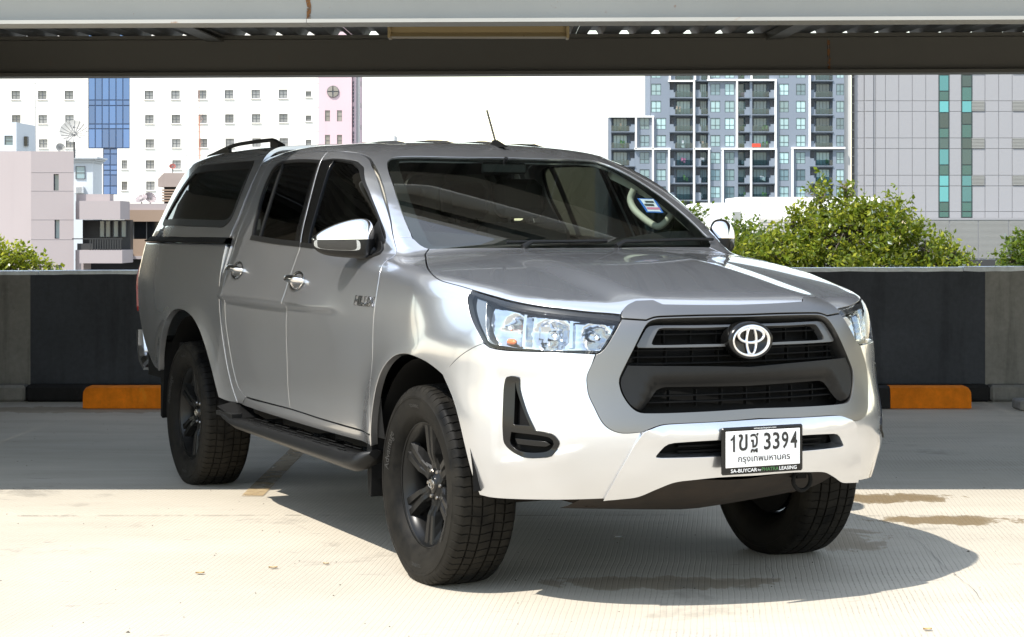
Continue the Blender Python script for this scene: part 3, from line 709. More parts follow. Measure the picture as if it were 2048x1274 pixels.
M_TRIMG = simple('black gloss trim', .0035, .2, spec=.35, coat=.12)
M_BLK = simple('black plastic', .006, .42, spec=.28, var=.2, vscale=30)
M_BLKM = simple('black textured plastic', .004, .7, spec=.15, bump=.3, bscale=700)
M_DARK = simple('underbody black', .004, .8, spec=.2)
M_CHROME = simple('chrome', (.82, .82, .83), .05, 1.)
M_ALLOY = simple('black alloy', .006, .32, spec=.22, coat=.05)
M_STEEL = simple('nut steel', (.45, .42, .38), .3, 1.)
M_RUST = simple('dirty underbody', (.016, .0105, .0065), .85, var=.5, vscale=9)
M_RED = simple('tail lamp red', (.25, .012, .012), .08, coat=1.)
M_WHITE = simple('plate white', .78, .35)
M_INK = simple('plate ink', .012, .4)
M_WINK = simple('frame print white', .8, .4)
M_GINK = simple('frame print green', (.05, .17, .05), .4)
M_WS = glass('windscreen glass', (.74, .84, .80), f0=.10)
M_TINT = glass('tinted glass', (.03, .034, .034), f0=.06)
M_TINT2 = glass('canopy glass', (.60, .67, .63), f0=.06)
M_LENS = glass('clear lamp lens', (.93, .95, .96))
M_INT = simple('dark interior fabric', .014, .85)
M_BEIGE = simple('beige interior trim', (.40, .37, .30), .6)
M_MIRR = simple('lamp reflector', (.60, .62, .65), .12, 1.)
M_ORANGE = simple('indicator bulb', (.75, .16, .03), .2)

truck = empty('pickup_truck', (0, 0, 0), math.pi/2-2.690,
              'silver double-cab pickup truck with black wheels and canopy, parked under the roof edge', 'pickup truck')
D_ = DATA
def half(name): return [tuple(p) for p in D_[name][1]]
def full(pts, ax):
    """half outline starting and ending on the centre line -> closed symmetric outline"""
    p = [list(q) for q in pts]; p[0][ax] = 0; p[-1][ax] = 0
    m = [[*q] for q in p[1:-1]][::-1]
    for q in m: q[ax] = -q[ax]
    return [tuple(q) for q in p+m]
c = 'c'
FD = [(-.445,.518,c),(-.425,.60),(-.415,.74),(-.405,.87),(-.395,1.0),(-.393,1.09),(-.405,1.165),(-.448,1.235),(D_['front_door'][1][8][0],1.30,c)]
DTOP = [tuple(p[:2]) for p in D_['front_door'][1][9:12]]+[(-1.122,1.6275),(-1.21,1.656),(-1.30,1.676),(-1.40,1.686),(-1.49,1.690,c)]
SPLIT = [(-1.418,1.45),(-1.366,1.262),(-1.385,1.215),(-1.41,1.14),(-1.425,1.06),(-1.448,.91),(-1.462,.74),(-1.472,.62),(-1.473,.531,c)]
RTOP = [(-1.70,1.694),(-1.97,1.694),(-2.11,1.690),(-2.18,1.682),(-2.228,1.663),(-2.248,1.63),(-2.268,1.535),(-2.302,1.37),(-2.337,1.25)]
RBACK = [(-2.357,1.17),(-2.365,1.09),(-2.361,.975),(-2.347,.868),(-2.318,.765),(-2.270,.65),(-2.215,.572),(-2.12,.532,c)]
GAP = [(-2.368,1.665,c),(-2.366,1.60),(-2.365,1.50),(-2.378,1.37),(-2.408,1.24),(-2.425,1.13),(-2.431,1.05),(-2.426,.95),(-2.412,.85),(-2.386,.75),(-2.345,.64),(-2.30,.555),(-2.255,.49,c)]
ARCH = [(.262,.800,c),(.205,.823),(.13,.846),(.03,.862),(-.065,.8625),(-.16,.843),(-.255,.793),(-.33,.715),(-.385,.625),(-.425,.54),(-.452,.468,c)]
def bumper_relief(P):
    # recess around the fog vent, with a lip below it
    th = np.arctan2(np.abs(P[:, 1]), P[:, 0]-CYL_X); z = P[:, 2]
    zl = .525+np.clip(.9-th, -.1, 1)*.22
    lip = sstep(zl+.005, zl-.007, z)*sstep(zl-.10, zl-.02, z)*sstep(.98, .92, th)*sstep(.58, .66, th)
    edge = sstep(.945, .935, th)*sstep(.855, .80, z)*sstep(zl, zl+.05, z)*sstep(.64, .80, th)
    return .006*lip*sstep(.96, .86, th)-.005*edge
for sgn in (-1, 1):
    S = dict(side=sgn)
    # ---- front fender
    h = half('fender')
    i1 = [i for i, p in enumerate(h) if len(p) > 2]
    hoodln = h[0:9]; lamp = h[9:14]; seam = h[14:17]
    low_f = conv(lamp+seam+ARCH+[(-.462,.468,c)]+FD, 'side', 'girth', F_truck)
    o = panel('front_fender', M_PAINT, truck, F_truck, 'girth', half('hood')[3:12]+low_f+[(half('cab_line')[7][0],half('cab_line')[7][1],c)]+[(p[0],p[1]+.0025) for p in half('windshield')[7:9]]+[(-.418,.968)], skirt=.03, **S)
    # ---- doors with windows
    fw = [(-1.466,1.648,c),(-1.34,1.6505),(-1.2035,1.638),(-1.142,1.6215),(-1.078,1.6005),(-.952,1.543),(-.826,1.479),(-.668,1.379),(-.566,1.302),(-.582,1.275,c),(-.85,1.262),(-1.10,1.262),(-1.3595,1.268,c)]
    d = panel('front_door', M_PAINT, truck, F_truck, 'side', FD+DTOP+SPLIT+[(-.98,.521)], holes=[fw], thick_hole=.022, **S)
    g = [(-1.338,1.648,c)]+fw[1:10]+[(-.85,1.262),(-1.10,1.262),(-1.268,1.2655,c)]
    panel('window_glass', M_TINT, d, F_truck, 'side', g, off=-.008, skirt=.004, inset=.0, **S)
    panel('pillar_trim', M_TRIMG, d, F_truck, 'side', [(-1.4655,1.6465,c),(-1.340,1.6495,c),(-1.270,1.2655,c),(-1.359,1.268,c)], off=-.001, inset=.0005, **S)
    panel('belt_moulding', M_BLK, d, F_truck, 'side', [(-.60,1.275,c),(-.85,1.269),(-1.1,1.269),(-1.358,1.276,c),(-1.358,1.257,c),(-1.1,1.250),(-.85,1.250),(-.60,1.258,c)], off=.004, inset=0, skirt=.012, **S)
    panel('window_seal', M_BLK, d, F_truck, 'side', smooth_poly(fw, .012), holes=[inset_poly(smooth_poly(fw, .012), .0065)], off=.0005, inset=0, skirt=.012, **S)
    rw = [(-1.4885,1.6495,c),(-1.78,1.662),(-2.02,1.6615),(-2.095,1.651),(-2.142,1.622),(-2.165,1.535),(-2.142,1.43),(-2.085,1.296,c),(-1.72,1.279),(-1.374,1.2685,c)]
    rd = panel('rear_door', M_PAINT, truck, F_truck, 'side', [(-1.49,1.690,c)]+RTOP+RBACK+[(-1.79,.531)]+SPLIT[::-1], holes=[rw], thick_hole=.022, **S)
    panel('window_glass', M_TINT, rd, F_truck, 'side', [(-1.522,1.651,c)]+rw[1:-1]+[(-1.452,1.271,c)], off=-.008, skirt=.004, inset=0, **S)
    panel('pillar_trim', M_TRIMG, rd, F_truck, 'side', [(-1.4895,1.648,c),(-1.521,1.6505,c),(-1.451,1.2715,c),(-1.3745,1.269,c)], off=-.001, inset=.0005, **S)
    panel('window_divider', M_BLK, rd, F_truck, 'side', [(-2.01,1.655,c),(-2.03,1.655,c),(-1.975,1.295,c),(-1.955,1.295,c)], off=-.002, inset=0, **S)
    panel('belt_moulding', M_BLK, rd, F_truck, 'side', [(-1.375,1.276,c),(-1.72,1.287),(-2.084,1.303,c),(-2.092,1.285,c),(-1.72,1.268),(-1.375,1.258,c)], off=.004, inset=0, skirt=.012, **S)
    panel('window_seal', M_BLK, rd, F_truck, 'side', smooth_poly(rw, .012), holes=[inset_poly(smooth_poly(rw, .012), .012)], off=.0005, inset=0, skirt=.012, **S)
    # ---- sill
    panel('sill', M_PAINT, truck, F_truck, 'side', [(-.452,.512,c),(-.98,.515),(-1.47,.525),(-1.79,.525),(-2.12,.526),(-2.20,.548),(-2.245,.505,c),(-2.2,.485),(-1.6,.472),(-1.05,.468),(-.462,.470,c)], off=-.004, skirt=.03, **S)
    # ---- bed side
    bf = [(x-.014, z) for x, z, *_ in GAP[4:]]; bf[-1] = (*bf[-1], c)
    ba = [(-2.520,.497,c),(-2.545,.565),(-2.592,.655),(-2.665,.752),(-2.75,.828),(-2.86,.882),(-2.995,.910),(-3.13,.914),(-3.25,.893),(-3.36,.835),(-3.44,.755),(-3.50,.66),(-3.535,.56,c)]
    bo = [(-4.18,1.262,c),(-3.4,1.262),(-2.425,1.262,c),(-2.432,1.20)]+bf[1:]+[(-2.36,.487),(-2.45,.488)]+ba+[(-3.62,.56,c),(-3.80,.575),(-4.02,.70),(-4.14,.86,c),(-4.155,.88),(-4.155,1.19,c)]
    b_ = panel('bed_side', M_PAINT, truck, F_bed, 'side', bo, skirt=.03, **S)
    t_ = panel('tail_lamp', M_RED, truck, F_bed, 'side', [(-4.158,1.185,c),(-4.158,.885,c),(-4.18,.86),(-4.225,.86,c),(-4.225,1.185,c)], off=.008, skirt=.03, step=.01, **S)
    # ---- headlamp
    hl = half('headlight')
    lamp_o = panel('headlamp', M_LENS, truck, F_truck, 'cyl', hl, off=-.001, skirt=.0, inset=.002, **S)
    P_ = lambda sc_, q: q
    house = inset_poly(smooth_poly(hl, .012, np.array(PSC['cyl'])), -.004)
    panel('lamp_housing', M_BLK, lamp_o, F_truck, 'cyl', house, off=-.09, skirt=0, inset=0, res=.03, **S)
    # rim of the housing: dark eyebrow along the top, dark rear corner
    so_ = smooth_poly(hl, .012, np.array(PSC['cyl'])); si_ = inset_poly(so_, .0035)
    panel('lamp_bezel', M_TRIMG, lamp_o, F_truck, 'cyl', so_, holes=[si_], off=-.008, skirt=.07, inset=.003, **S)
    panel('eyebrow', M_BLK, lamp_o, F_truck, 'cyl', [(1.128,1.1105,c),(1.02,1.0945),(.868,1.0725),(.75,1.059),(.608,1.0447),(.49,1.034,c),(.492,1.020,c),(.608,1.033),(.75,1.047),(.868,1.060),(1.02,1.083),(1.122,1.100,c)], off=-.004, skirt=.02, inset=0, **S)
    panel('corner_reflector', simple('lamp corner grey', (.22, .23, .24), .22, .7), lamp_o, F_truck, 'cyl', [(1.118,1.098,c),(1.055,1.088,c),(1.035,1.02),(1.0,.955),(.955,.925,c),(.995,.932),(1.035,.972),(1.08,1.013),(1.112,1.055)], off=-.02, skirt=.05, inset=.004, **S)
    # ---- vent
    ve = half('vent')
    v_ = panel('fog_vent', M_TRIMG, truck, F_truck, 'cyl', ve, holes=[[(.857,.805,c),(.848,.77),(.822,.71),(.792,.652,c),(.855,.652,c)], [(.865,.627,c),(.722,.616),(.705,.594),(.732,.566),(.83,.562),(.868,.585)]], off=.006, skirt=.06, inset=.001, thick_hole=.035, disp=bumper_relief, **S)
    panel('vent_recess', M_DARK, v_, F_truck, 'cyl', ve, off=-.028, skirt=0, inset=.004, res=.03, **S)
    panel('vent_fin', M_TRIMG, v_, F_truck, 'cyl', [(.853,.603,c),(.735,.597),(.722,.590),(.737,.582),(.845,.585,c)], off=-.008, skirt=.02, inset=0, **S)
    # ---- canopy window is added with the canopy below

# ---- hood, windscreen, cab shell (girth projection, symmetric)
hd = half('hood')
hd = [(-.345, 0, c), (-.352, .35), (-.370, .63), (-.391, .8558)]+hd[3:]
hd[-1] = (.8535, 0, c)
hood_o = full(hd, 1)
panel('hood', M_PAINT, truck, F_truck, 'girth', hood_o, both=True, skirt=.03, res=.02)
ws = half('windshield')
ws = [(ws[0][0], 0, c)]+[p[:2] for p in ws[1:9]]+[(ws[8][0]+.027, ws[8][1]-.007), (-.388, .87), (-.372, .68), (-.362, 0, c)]
wsc = panel('windscreen', M_WS, truck, F_truck, 'girth', full(ws, 1), both=True, off=-.004, skirt=0, inset=-.004, res=.03)
wo_ = smooth_poly(full(ws, 1), .012, np.array(PSC['girth']))
panel('windscreen_border', M_TRIMG, wsc, F_truck, 'girth', wo_, holes=[inset_poly(wo_, .026)], both=True, off=-.0052, skirt=.002, inset=-.003)
gap_g = conv(GAP, 'side', 'girth', F_truck)
cabl = conv(FD[-1:]+DTOP+RTOP+RBACK, 'side', 'girth', F_truck)
cb = half('cab_line'); cl = [(cb[0][0]+.004, 0, c)]+[(p[0]+.005, p[1]) for p in cb[1:4]]+[(p[0], p[1]+.001) for p in cb[4:7]]+[(cb[7][0], cb[7][1], c)]+cabl[:-1]
cl += [cabl[-1], (gap_g[-1][0]+.06, gap_g[-1][1], c)]+[p for p in gap_g[::-1]]+[(-2.385, .62), (-2.40, .5), (-2.41, .25), (-2.41, 0, c)]
cab_shell = panel('cab_shell', M_PAINT, truck, F_truck, 'girth', full(cl, 1), both=True, skirt=.03, res=.022)
# roof stiffening ribs
for yy in (-.36, -.12, .12, .36):
    x0, x1 = -2.30, -1.42; pts = []
    a = yy/.95
    panel('roof_rib', M_PAINT, cab_shell, F_truck, 'girth', [(x0, a-.035), (x0+.1, a-.045), (x1-.1, a-.045), (x1, a-.03), (x1, a+.03), (x1-.1, a+.045), (x0+.1, a+.045), (x0, a+.035)],
          both=True, off=.0, skirt=0, inset=0, disp=lambda P, yy=yy: .009*sstep(.045, .015, np.abs(P[:, 1]-yy*.98))*sstep(-2.31, -2.2, P[:, 0])*sstep(-1.42, -1.52, P[:, 0])+.0006)
# dark inner structure behind every shut line
panel('inner_structure', M_DARK, truck, F_truck, 'girth', [(-.62,-1.12,c),(.60,-1.12,c),(.74,-.9,c),(.76,0),(.74,.9,c),(.60,1.12,c),(-.62,1.12,c),(-.42,0)], both=True, off=-.035, skirt=0, inset=0, res=.05)
for sgn in (-1, 1):
    panel('inner_structure', M_DARK, truck, F_truck, 'side', [(-.36,.50,c),(-.36,1.16,c),(-.5,1.235,c),(-2.40,1.25,c),(-2.44,1.1,c),(-2.36,.62,c),(-2.25,.50,c)], off=-.03, skirt=0, inset=0, res=.06, side=sgn)
panel('inner_structure', M_DARK, truck, F_truck, 'cyl', [(-1.0,.56,c),(-.6,.50,c),(.6,.50,c),(1.0,.56,c),(1.05,1.02,c),(.6,1.0,c),(-.6,1.0,c),(-1.05,1.02,c)], both=True, off=-.10, skirt=0, inset=0, res=.06)

# ---- front bumper, grille, skid bar
bm = half('bumper'); ve = half('vent')
bump_sides = {}
for sgn in (-1, 1):
    panel('front_bumper', M_PAINT, truck, F_truck, 'cyl', bm, holes=[inset_poly(smooth_poly(ve, .012, np.array(PSC['cyl'])), -.0)], skirt=.03, side=sgn, inset=.0016, res=.011, disp=bumper_relief)
su = half('surround_out'); op = half('opening')
sur_half = [(0, 1.0295, c)]
ti = [(0,1.031,c),(.186,1.032),(.345,1.030),(.372,1.0265),(.398,1.016,c)]
sur = panel('grille_surround', M_SATIN, truck, F_truck, 'cyl',
    full([(0,1.0285,c),(.186,1.0295),(.345,1.0275),(.372,1.0245),(.398,1.016,c),(.4843,1.0215,c)]+su[1:4]+[(.5705,.9035,c)]+su[5:-1]+[(0,.6705,c)], 0),
    holes=[full([(0,1.024,c),(.186,1.025),(.345,1.023),(.372,1.019),(.392,1.010)]+op[4:-1]+[(0,.705,c)], 0)], both=True, off=.004, skirt=.03, thick_hole=.07, inset=.0016)
tu = half('trim_up')
trim_u = [(.8105, 1.083)]+[tuple(p[:2]) for p in tu]
# hood trim band: between the hood's front edge and the grille
hb = conv([(x, a) for x, a in trim_u[::-1]], 'girth', 'cyl', F_truck)
tl = half('trim_low')
band = [(0, hb[0][1], c)]+[(a, b_) for a, b_ in hb[1:2]]+[(hb[2][0], hb[2][1], c)]+[(hb[3][0], hb[3][1], c), (hb[4][0], hb[4][1], c)]+[tuple(p) for p in hb[5:-1]]+[(.4857, 1.0372, c), (.4845, 1.0245, c), (.398, 1.019, c), (.372, 1.0275), (.345, 1.0305), (.186, 1.0325), (0, 1.0315, c)]
panel('hood_trim', M_SATIN, truck, F_truck, 'cyl', full(band, 0), both=True, off=.007, skirt=.04, inset=.0012, step=.01)
# recessed grille
g_back = panel('grille', M_BLKM, truck, F_truck, 'cyl', full([(0,1.04,c),(.36,1.04),(.42,1.0)]+op[5:-1]+[(0,.69,c)], 0), both=True, off=-.085, skirt=0, inset=-.02, res=.05)
br = half('bar')
brf = full([(0,.853,c)]+br[1:2]+[br[2]]+br[3:-1]+[(0,.7835,c)], 0)
def bar_disp(P):
    # the bar bulges forward above and is bevelled back under its crease
    z, y = P[:, 2], np.abs(P[:, 1])
    return -.03+.028*sstep(.792, .825, z+.10*sstep(.36, .44, y))
panel('grille_bar', M_BLK, g_back, F_truck, 'cyl', brf, both=True, disp=bar_disp, skirt=.03, inset=.004, res=.014)
uo = half('upframe_out'); ui = half('upframe_in')
panel('grille_frame', simple('dark silver trim', (.10, .10, .10), .35, .5, coat=.3), g_back, F_truck, 'cyl', full([(0,1.0075,c)]+uo[1:-1]+[(0,.926,c)], 0), holes=[full([(0,1.0,c)]+ui[1:-1]+[(0,.9335,c)], 0)], both=True, off=-.018, skirt=.03, inset=.001)
# mesh: slats and uprights, each a piece
mb = MB()
def front_x(y, z, off):
    O, D, tm = to_ray('front', [(y, z)]); P, ok = march(F_truck, O, D, tm); return P[0, 0]+off
def slat(z, ya, off, hh, name, parent, dz=0):
    m = MB(); ys = np.linspace(-ya, ya, 25); O, D, tm = to_ray('front', [(y, z) for y in ys]); P, ok = march(F_truck, O, D, tm)
    V = []
    for p in P:
        x = p[0]+off
        V += [(x, p[1], z-hh), (x, p[1], z+hh), (x-.025, p[1], z+hh), (x-.025, p[1], z-hh)]
    F_ = [(i*4+k, (i+1)*4+k, (i+1)*4+(k+1) % 4, i*4+(k+1) % 4) for i in range(24) for k in range(4)]
    m.add(V, F_); return m.build(name, M_BLKM, parent)
for z, ya in ((.967, .36), (.912, .42), (.889, .43), (.866, .45), (.755, .37), (.733, .39)): slat(z, ya, -.045, .0024, 'grille_slat', g_back)
for y in np.arange(-.40, .41, .1):
    for z0, z1 in ((.715, .775), (.86, .925), (.935, 1.0)):
        if abs(y) > .36 and z0 > .93: continue
        x = front_x(y, (z0+z1)/2, -.05)
        MB().box((x-.02, y-.002, z0), (x, y+.0015, z1)).build('grille_upright', M_BLKM, g_back)
sk = half('skid'); sh = half('skid_hole')
skid = panel('skid_bar', M_PAINT, truck, F_truck, 'cyl', full([(0,.6675,c)]+sk[1:-1]+[(0,.4725,c)], 0), holes=[full([(0,.6,c)]+sh[1:-1]+[(0,.5465,c)], 0)], both=True, off=.014, skirt=.05, thick_hole=.06, inset=.002,
             disp=lambda P: .012*np.exp(-((P[:, 2]-.63)/.03)**2))
panel('lower_intake', M_BLKM, skid, F_truck, 'cyl', full([(0,.615,c),(.34,.61),(.36,.56),(.3,.53),(0,.53,c)], 0), both=True, off=-.05, skirt=0, inset=0, res=.05)
for z in (.583, .565): slat(z, .30, -.02, .003, 'intake_slat', skid)
# ------------------------------------------------------------------ truck: wheels
def make_tyre_material():
    b = NB('tyre rubber'); n = b.noise(14, 6, .65); n2 = b.noise(3, 3)
    col = b.ramp(b.math('MULTIPLY', n, n2), (.14, (.004, .004, .004)), (.34, (.017, .0155, .013)))
    b.P(Base_Color=col, Roughness=b.ramp(n, (.3, .42), (.7, .72)), Specular_IOR_Level=.08); b.bump(b.noise(160, 2), .15, .002); return b.m
M_TYRE = make_tyre_material()
TR, TW, WZ2 = .3805, .128, .3685            # tyre radius, half width, hub height
def tyre_mesh():
    # cross-section, outer side +y: (radius, y, kind)  kind 1 = tread rib, 2 = groove, 0 = sidewall
    prof = [(.233,.082,0),(.2405,.098,0),(.248,.105,0),(.258,.117,0),(.270,.1215,0),(.290,.1285,0),(.310,.1315,0),(.328,.1305,0),(.330,.1325,0),(.338,.132,0),(.340,.1295,0),(.352,.1265,0),
            (.359,.122,3),(.3680,.1155,3),(.3738,.107,3),(.3765,.098,1)]
    ribs = [(.098,.074),(.064,.042),(.032,.010)]
    tread = []
    def rr(y): return TR-.0055*(abs(y)/.1)**2
    for a, b in ((.098,.073),(.063,.043),(.033,.013),(-.013,-.033)[::1],(-.043,-.063),(-.073,-.098)):
        pass
    ys = [(.098,.071),(.063,.030),(.022,-.022),(-.030,-.063),(-.071,-.098)]
    for i, (a, b) in enumerate(ys):
        for t in (a, (a+b)/2, b): tread.append((rr(t), t, 1))
        if i < 4:
            g = ys[i+1][0]; tread += [(rr(b)-.0075, b-.0012, 2), (rr(g)-.0075, g+.0012, 2)]
    full_p = prof[:-1]+tread+[(r, -y, k) for r, y, k in prof[:-1][::-1]]
    nb = 66; fr = (0, .42, .84, .86, .98); m = len(full_p); V = []; nseg = nb*len(fr)
    for s in range(nb):
        for q, f in enumerate(fr):
            for r, y, k in full_p:
                ph = (s+f)/nb
                if k == 1: ph += .0016*math.sin(y*60)+y*.02
                a = 2*math.pi*ph; d = 0
                if q >= 3 and k == 1: d = .0055 if abs(y) > .06 else .004
                if q >= 3 and k == 3: d = .0045*(1 if r > .368 else .6)
                R_ = r-d
                V.append((R_*math.cos(a), y, R_*math.sin(a)))
    F_ = []
    for s in range(nseg):
        s2 = (s+1) % nseg
        for i in range(m-1): F_.append((s*m+i, s2*m+i, s2*m+i+1, s*m+i+1))
    V = [(x, y*.975*(1+.05*max(0, -(z+.30))/.08), max(z, -WZ2+.001)) for x, y, z in V]
    return V, [f[::-1] for f in F_]
tv, tf = tyre_mesh()
tyre_me = None
def ring_text(txt, radius, a0, size, depth, yface):
    """raised lettering bent round the sidewall, centred on angle a0"""
    V, F_ = text_verts(txt, size, .0, 2)
    out = []
    for x, y, z in V:
        a = a0+x/radius; r = radius+y
        out.append((r*math.cos(a), yface(r), r*math.sin(a)))
    return out, F_
def side_y(r): return float(np.interp(r, [.246,.258,.270,.290,.310,.328,.34], [.104,.117,.1215,.1285,.1315,.1305,.1295]))
def make_wheel():
    rim = MB()
    rim.lathe([(.2335,.088),(.238,.0915),(.238,.085),(.230,.081),(.220,.070),(.208,.05),(.203,0),(.207,-.06),(.229,-.085),(.238,-.09)], 72)
    # back disc so the barrel is closed behind the spokes
    rim.lathe([(.20,-.05),(.06,-.055),(.0,-.055)], 40)
    for k in range(6):
        a = math.pi/2+k*math.pi/3; ca, sa = math.cos(a), math.sin(a)
        def P(r, t, y): return (r*ca-t*sa, y, r*sa+t*ca)
        # spoke cross-sections: radius, half widths (top, foot), heights, groove depth
        st = [(.050,.024,.034,.050,.02,.0),(.082,.0215,.032,.054,.02,.001),(.100,.0225,.034,.062,.025,.003),(.118,.026,.037,.068,.03,.007),(.165,.030,.042,.072,.04,.010),(.205,.034,.047,.075,.05,.010),(.2315,.037,.051,.0775,.06,.008)]
        V = []; n = 8
        for r, wt, wf, y1, y0, gr in st:
            V += [P(r,-wf,y0), P(r,-wt-.003,y1-.006), P(r,-wt,y1), P(r,-wt*.28,y1-.001), P(r,-wt*.14,y1-gr-.001), P(r,wt*.14,y1-gr-.001), P(r,wt*.28,y1-.001), P(r,wt,y1), P(r,wt+.003,y1-.006), P(r,wf,y0)]
        n = 10
        rim.add(V, [(i*n+j, i*n+j+1, (i+1)*n+j+1, (i+1)*n+j) for i in range(len(st)-1) for j in range(n-1)])
        # webs that fork each spoke's foot into its neighbours
        for s in (-1, 1):
            a2 = a+s*math.pi/6; c2, s2 = math.cos(a2), math.sin(a2)
            A = P(.058, s*.026, .047); B = P(.112, s*.026, .056); Cc = (.070*c2, .036, .070*s2); Dd = P(.11, s*.031, .022); E = (.066*c2, .01, .066*s2)
            rim.add([A, B, Cc, Dd, E], [(0, 1, 2), (1, 3, 2), (2, 3, 4)] if s < 0 else [(0, 2, 1), (1, 2, 3), (2, 4, 3)])
    rim.lathe([(.064,.02),(.064,.047),(.060,.052),(.040,.054),(.037,.058)], 36)
    ob = rim.build('wheel', M_ALLOY, truck)
    ty = MB(); ty.add(tv, tf, True); t = ty.build('tyre', M_TYRE, ob)
    for i, pl in enumerate(t.data.polygons): pass
    try:
        t.data.set_sharp_from_angle(angle=R(38))
    except Exception: pass
    for s, a0, sz in (('Advantage', R(22), .040), ('TOURING', R(88), .019), ('Advantage', R(202), .040), ('TOURING', R(268), .019)):
        V, F_ = ring_text(s, .292 if sz > .02 else .300, a0, sz, 0, lambda r: side_y(r)+.0012); MB().add(V, F_).build('sidewall_lettering', simple('lettering rubber', .022, .5), ob)
    cap = MB(); cap.lathe([(.037,.050),(.0365,.060),(.033,.063),(0,.0645)], 32); cap.build('hub_cap', M_TRIMG, ob)
    em = MB()
    for (cx, cz, rx, rz) in ((0,0,.026,.018),(0,.007,.018,.0075),(0,.001,.0075,.0165)):
        n = 32; V = []
        for k in range(n):
            a = 2*math.pi*k/n
            for sx, hh in ((-.0013, 0), (0, .0016), (.0013, 0)):
                V.append((cx+(rx+sx)*math.cos(a), .0645+hh, cz+(rz+sx)*math.sin(a)))
        em.add(V, [(k*3+j, ((k+1) % n)*3+j, ((k+1) % n)*3+j+1, k*3+j+1) for k in range(n) for j in (0, 1)], True)
    em.build('cap_emblem', M_STEEL, ob)
    for k in range(6):
        a = k*math.pi/3+math.pi/6+math.pi/2-math.pi/6*1.0+math.pi/6; cx, cz = .0555*math.cos(a), .0555*math.sin(a)
        nm = MB(); nm.lathe([(.0085,.03),(.0085,.052),(.0065,.057),(0,.058)], 6, c=(cx, 0, cz), smooth=False); nm.build('lug_nut', M_STEEL, ob)
    MB().lathe([(.20,-.075),(.19,-.088),(.10,-.10),(.0,-.10)], 32).build('back_plate', M_DARK, ob)
    dk = MB(); dk.lathe([(.155,-.02),(.155,-.008),(.06,-.008)], 40); dk.build('brake_disc', simple('brake iron', .12, .45, .7), ob)
    return ob
wh = make_wheel()
spots = [(0, -.762, math.pi, 0), (RAX, -.772, math.pi, R(17)), (0, .762, 0, R(31)), (RAX, .772, 0, R(8))]
for i, (x, y, rz, spin) in enumerate(spots):
    if i == 0: o = wh
    else:
        o = link_copy(wh, truck)
        for ch in list(wh.children): link_copy(ch, o)
    o.location = (x, y, WZ2); o.rotation_euler = (0, 0, rz)
    for ch in o.children: pass
# wheel housings (dark liners), mud flaps, chassis
for sgn in (-1, 1):
    for cx, r in ((FAX, .462), (RAX, .495)):
        m = MB(); n = 20; V = []
        for k in range(n+1):
            a = R(2)+R(184)*k/n
            for y in (.42, .862): V.append((cx+r*math.cos(a)*1.0, sgn*y, .385+r*math.sin(a)))
        m.add(V, [(k*2, k*2+1, k*2+3, k*2+2) for k in range(n)], True)
        V2 = [(cx+r*math.cos(R(2)+R(184)*k/n), sgn*.42, .385+r*math.sin(R(2)+R(184)*k/n)) for k in range(n+1)]
        m.add(V2, [tuple(range(n+1))])
        m.build('wheel_housing', M_DARK, truck)
    fl = MB()
    fl.prism([(-.50,.27),(-.47,.265),(-.455,.62),(-.44,.66),(-.49,.66),(-.515,.45)], sgn*.66, sgn*.885, axis='Y'); fl.build('mud_flap', M_BLKM, truck)
    fl = MB(); fl.prism([(-3.60,.31),(-3.57,.30),(-3.525,.60),(-3.50,.72),(-3.56,.72),(-3.60,.5)], sgn*.62, sgn*.885, axis='Y'); fl.build('mud_flap', M_BLKM, truck)
ch = MB()
for s in (-1, 1): ch.bbox((-4.05, s*.48-.05, .46), (.55, s*.48+.05, .60), .01)
ch.box((-2.45, -.80, .50), (-.55, .80, .56)); ch.box((-4.1, -.75, .62), (-2.5, .75, .68))
ch.box((-2.42, -.74, .36), (-.56, -.70, .54)); ch.box((-2.42, .70, .36), (-.56, .74, .54)); ch.build('chassis', M_DARK, truck)
ax = MB(); ax.tube([(RAX, -.7, WZ2), (RAX, .7, WZ2)], .045, 12); ax.lathe([(0,-.12),(.09,-.1),(.14,0),(.09,.1),(0,.12)], 16, c=(RAX, .0, WZ2)); ax.build('rear_axle', M_DARK, truck)
ax = MB()
for s in (-1, 1):
    ax.tube([(0, s*.25, .36), (0, s*.70, .372)], .022, 8); ax.tube([(-.12, s*.30, .33), (.02, s*.66, .31)], .03, 8); ax.tube([(.14, s*.30, .33), (.02, s*.66, .31)], .03, 8)
ax.box((-.2, -.32, .30), (.25, .32, .46)); ax.build('front_suspension', M_RUST, truck)
# front under-guard with cooling slots
ug = MB(); ys = np.linspace(-.52, .52, 14)
def ug_pt(y, t):
    x = .86-.05*(y/.5)**2-.34*t; z = .440-.15*t-.02*math.sin(t*3.1)+.03*abs(y)/.5
    return (x, y, z)
for i in range(13):
    for j in range(6):
        y0, y1 = ys[i], ys[i+1]; t0, t1 = j/6, (j+1)/6
        ug.add([ug_pt(y0, t0), ug_pt(y1, t0), ug_pt(y1, t1), ug_pt(y0, t1)], [(0, 1, 2, 3)])
ug.build('under_guard', M_RUST, truck)
ug = MB(); ug.add([(ug_pt(y, t)[0]-.02, y, ug_pt(y, t)[2]+.045) for y in (-.5, .5) for t in (0, .5, 1)], [(0, 1, 4, 3), (1, 2, 5, 4)]); ug.build('guard_backing', M_DARK, truck)
MB().box((.30, -.45, .33), (.55, .45, .42)).build('cross_member', M_RUST, truck)
tw = MB(); tw.lathe([(.030,.0),(.034,.008),(.042,.008),(.046,0),(.042,-.008),(.034,-.008)], 20, axis='X', c=(.86, .27, .425), closed=True); tw.box((.60,.25,.43),(.86,.29,.455)); tw.build('tow_hook', M_DARK, truck)

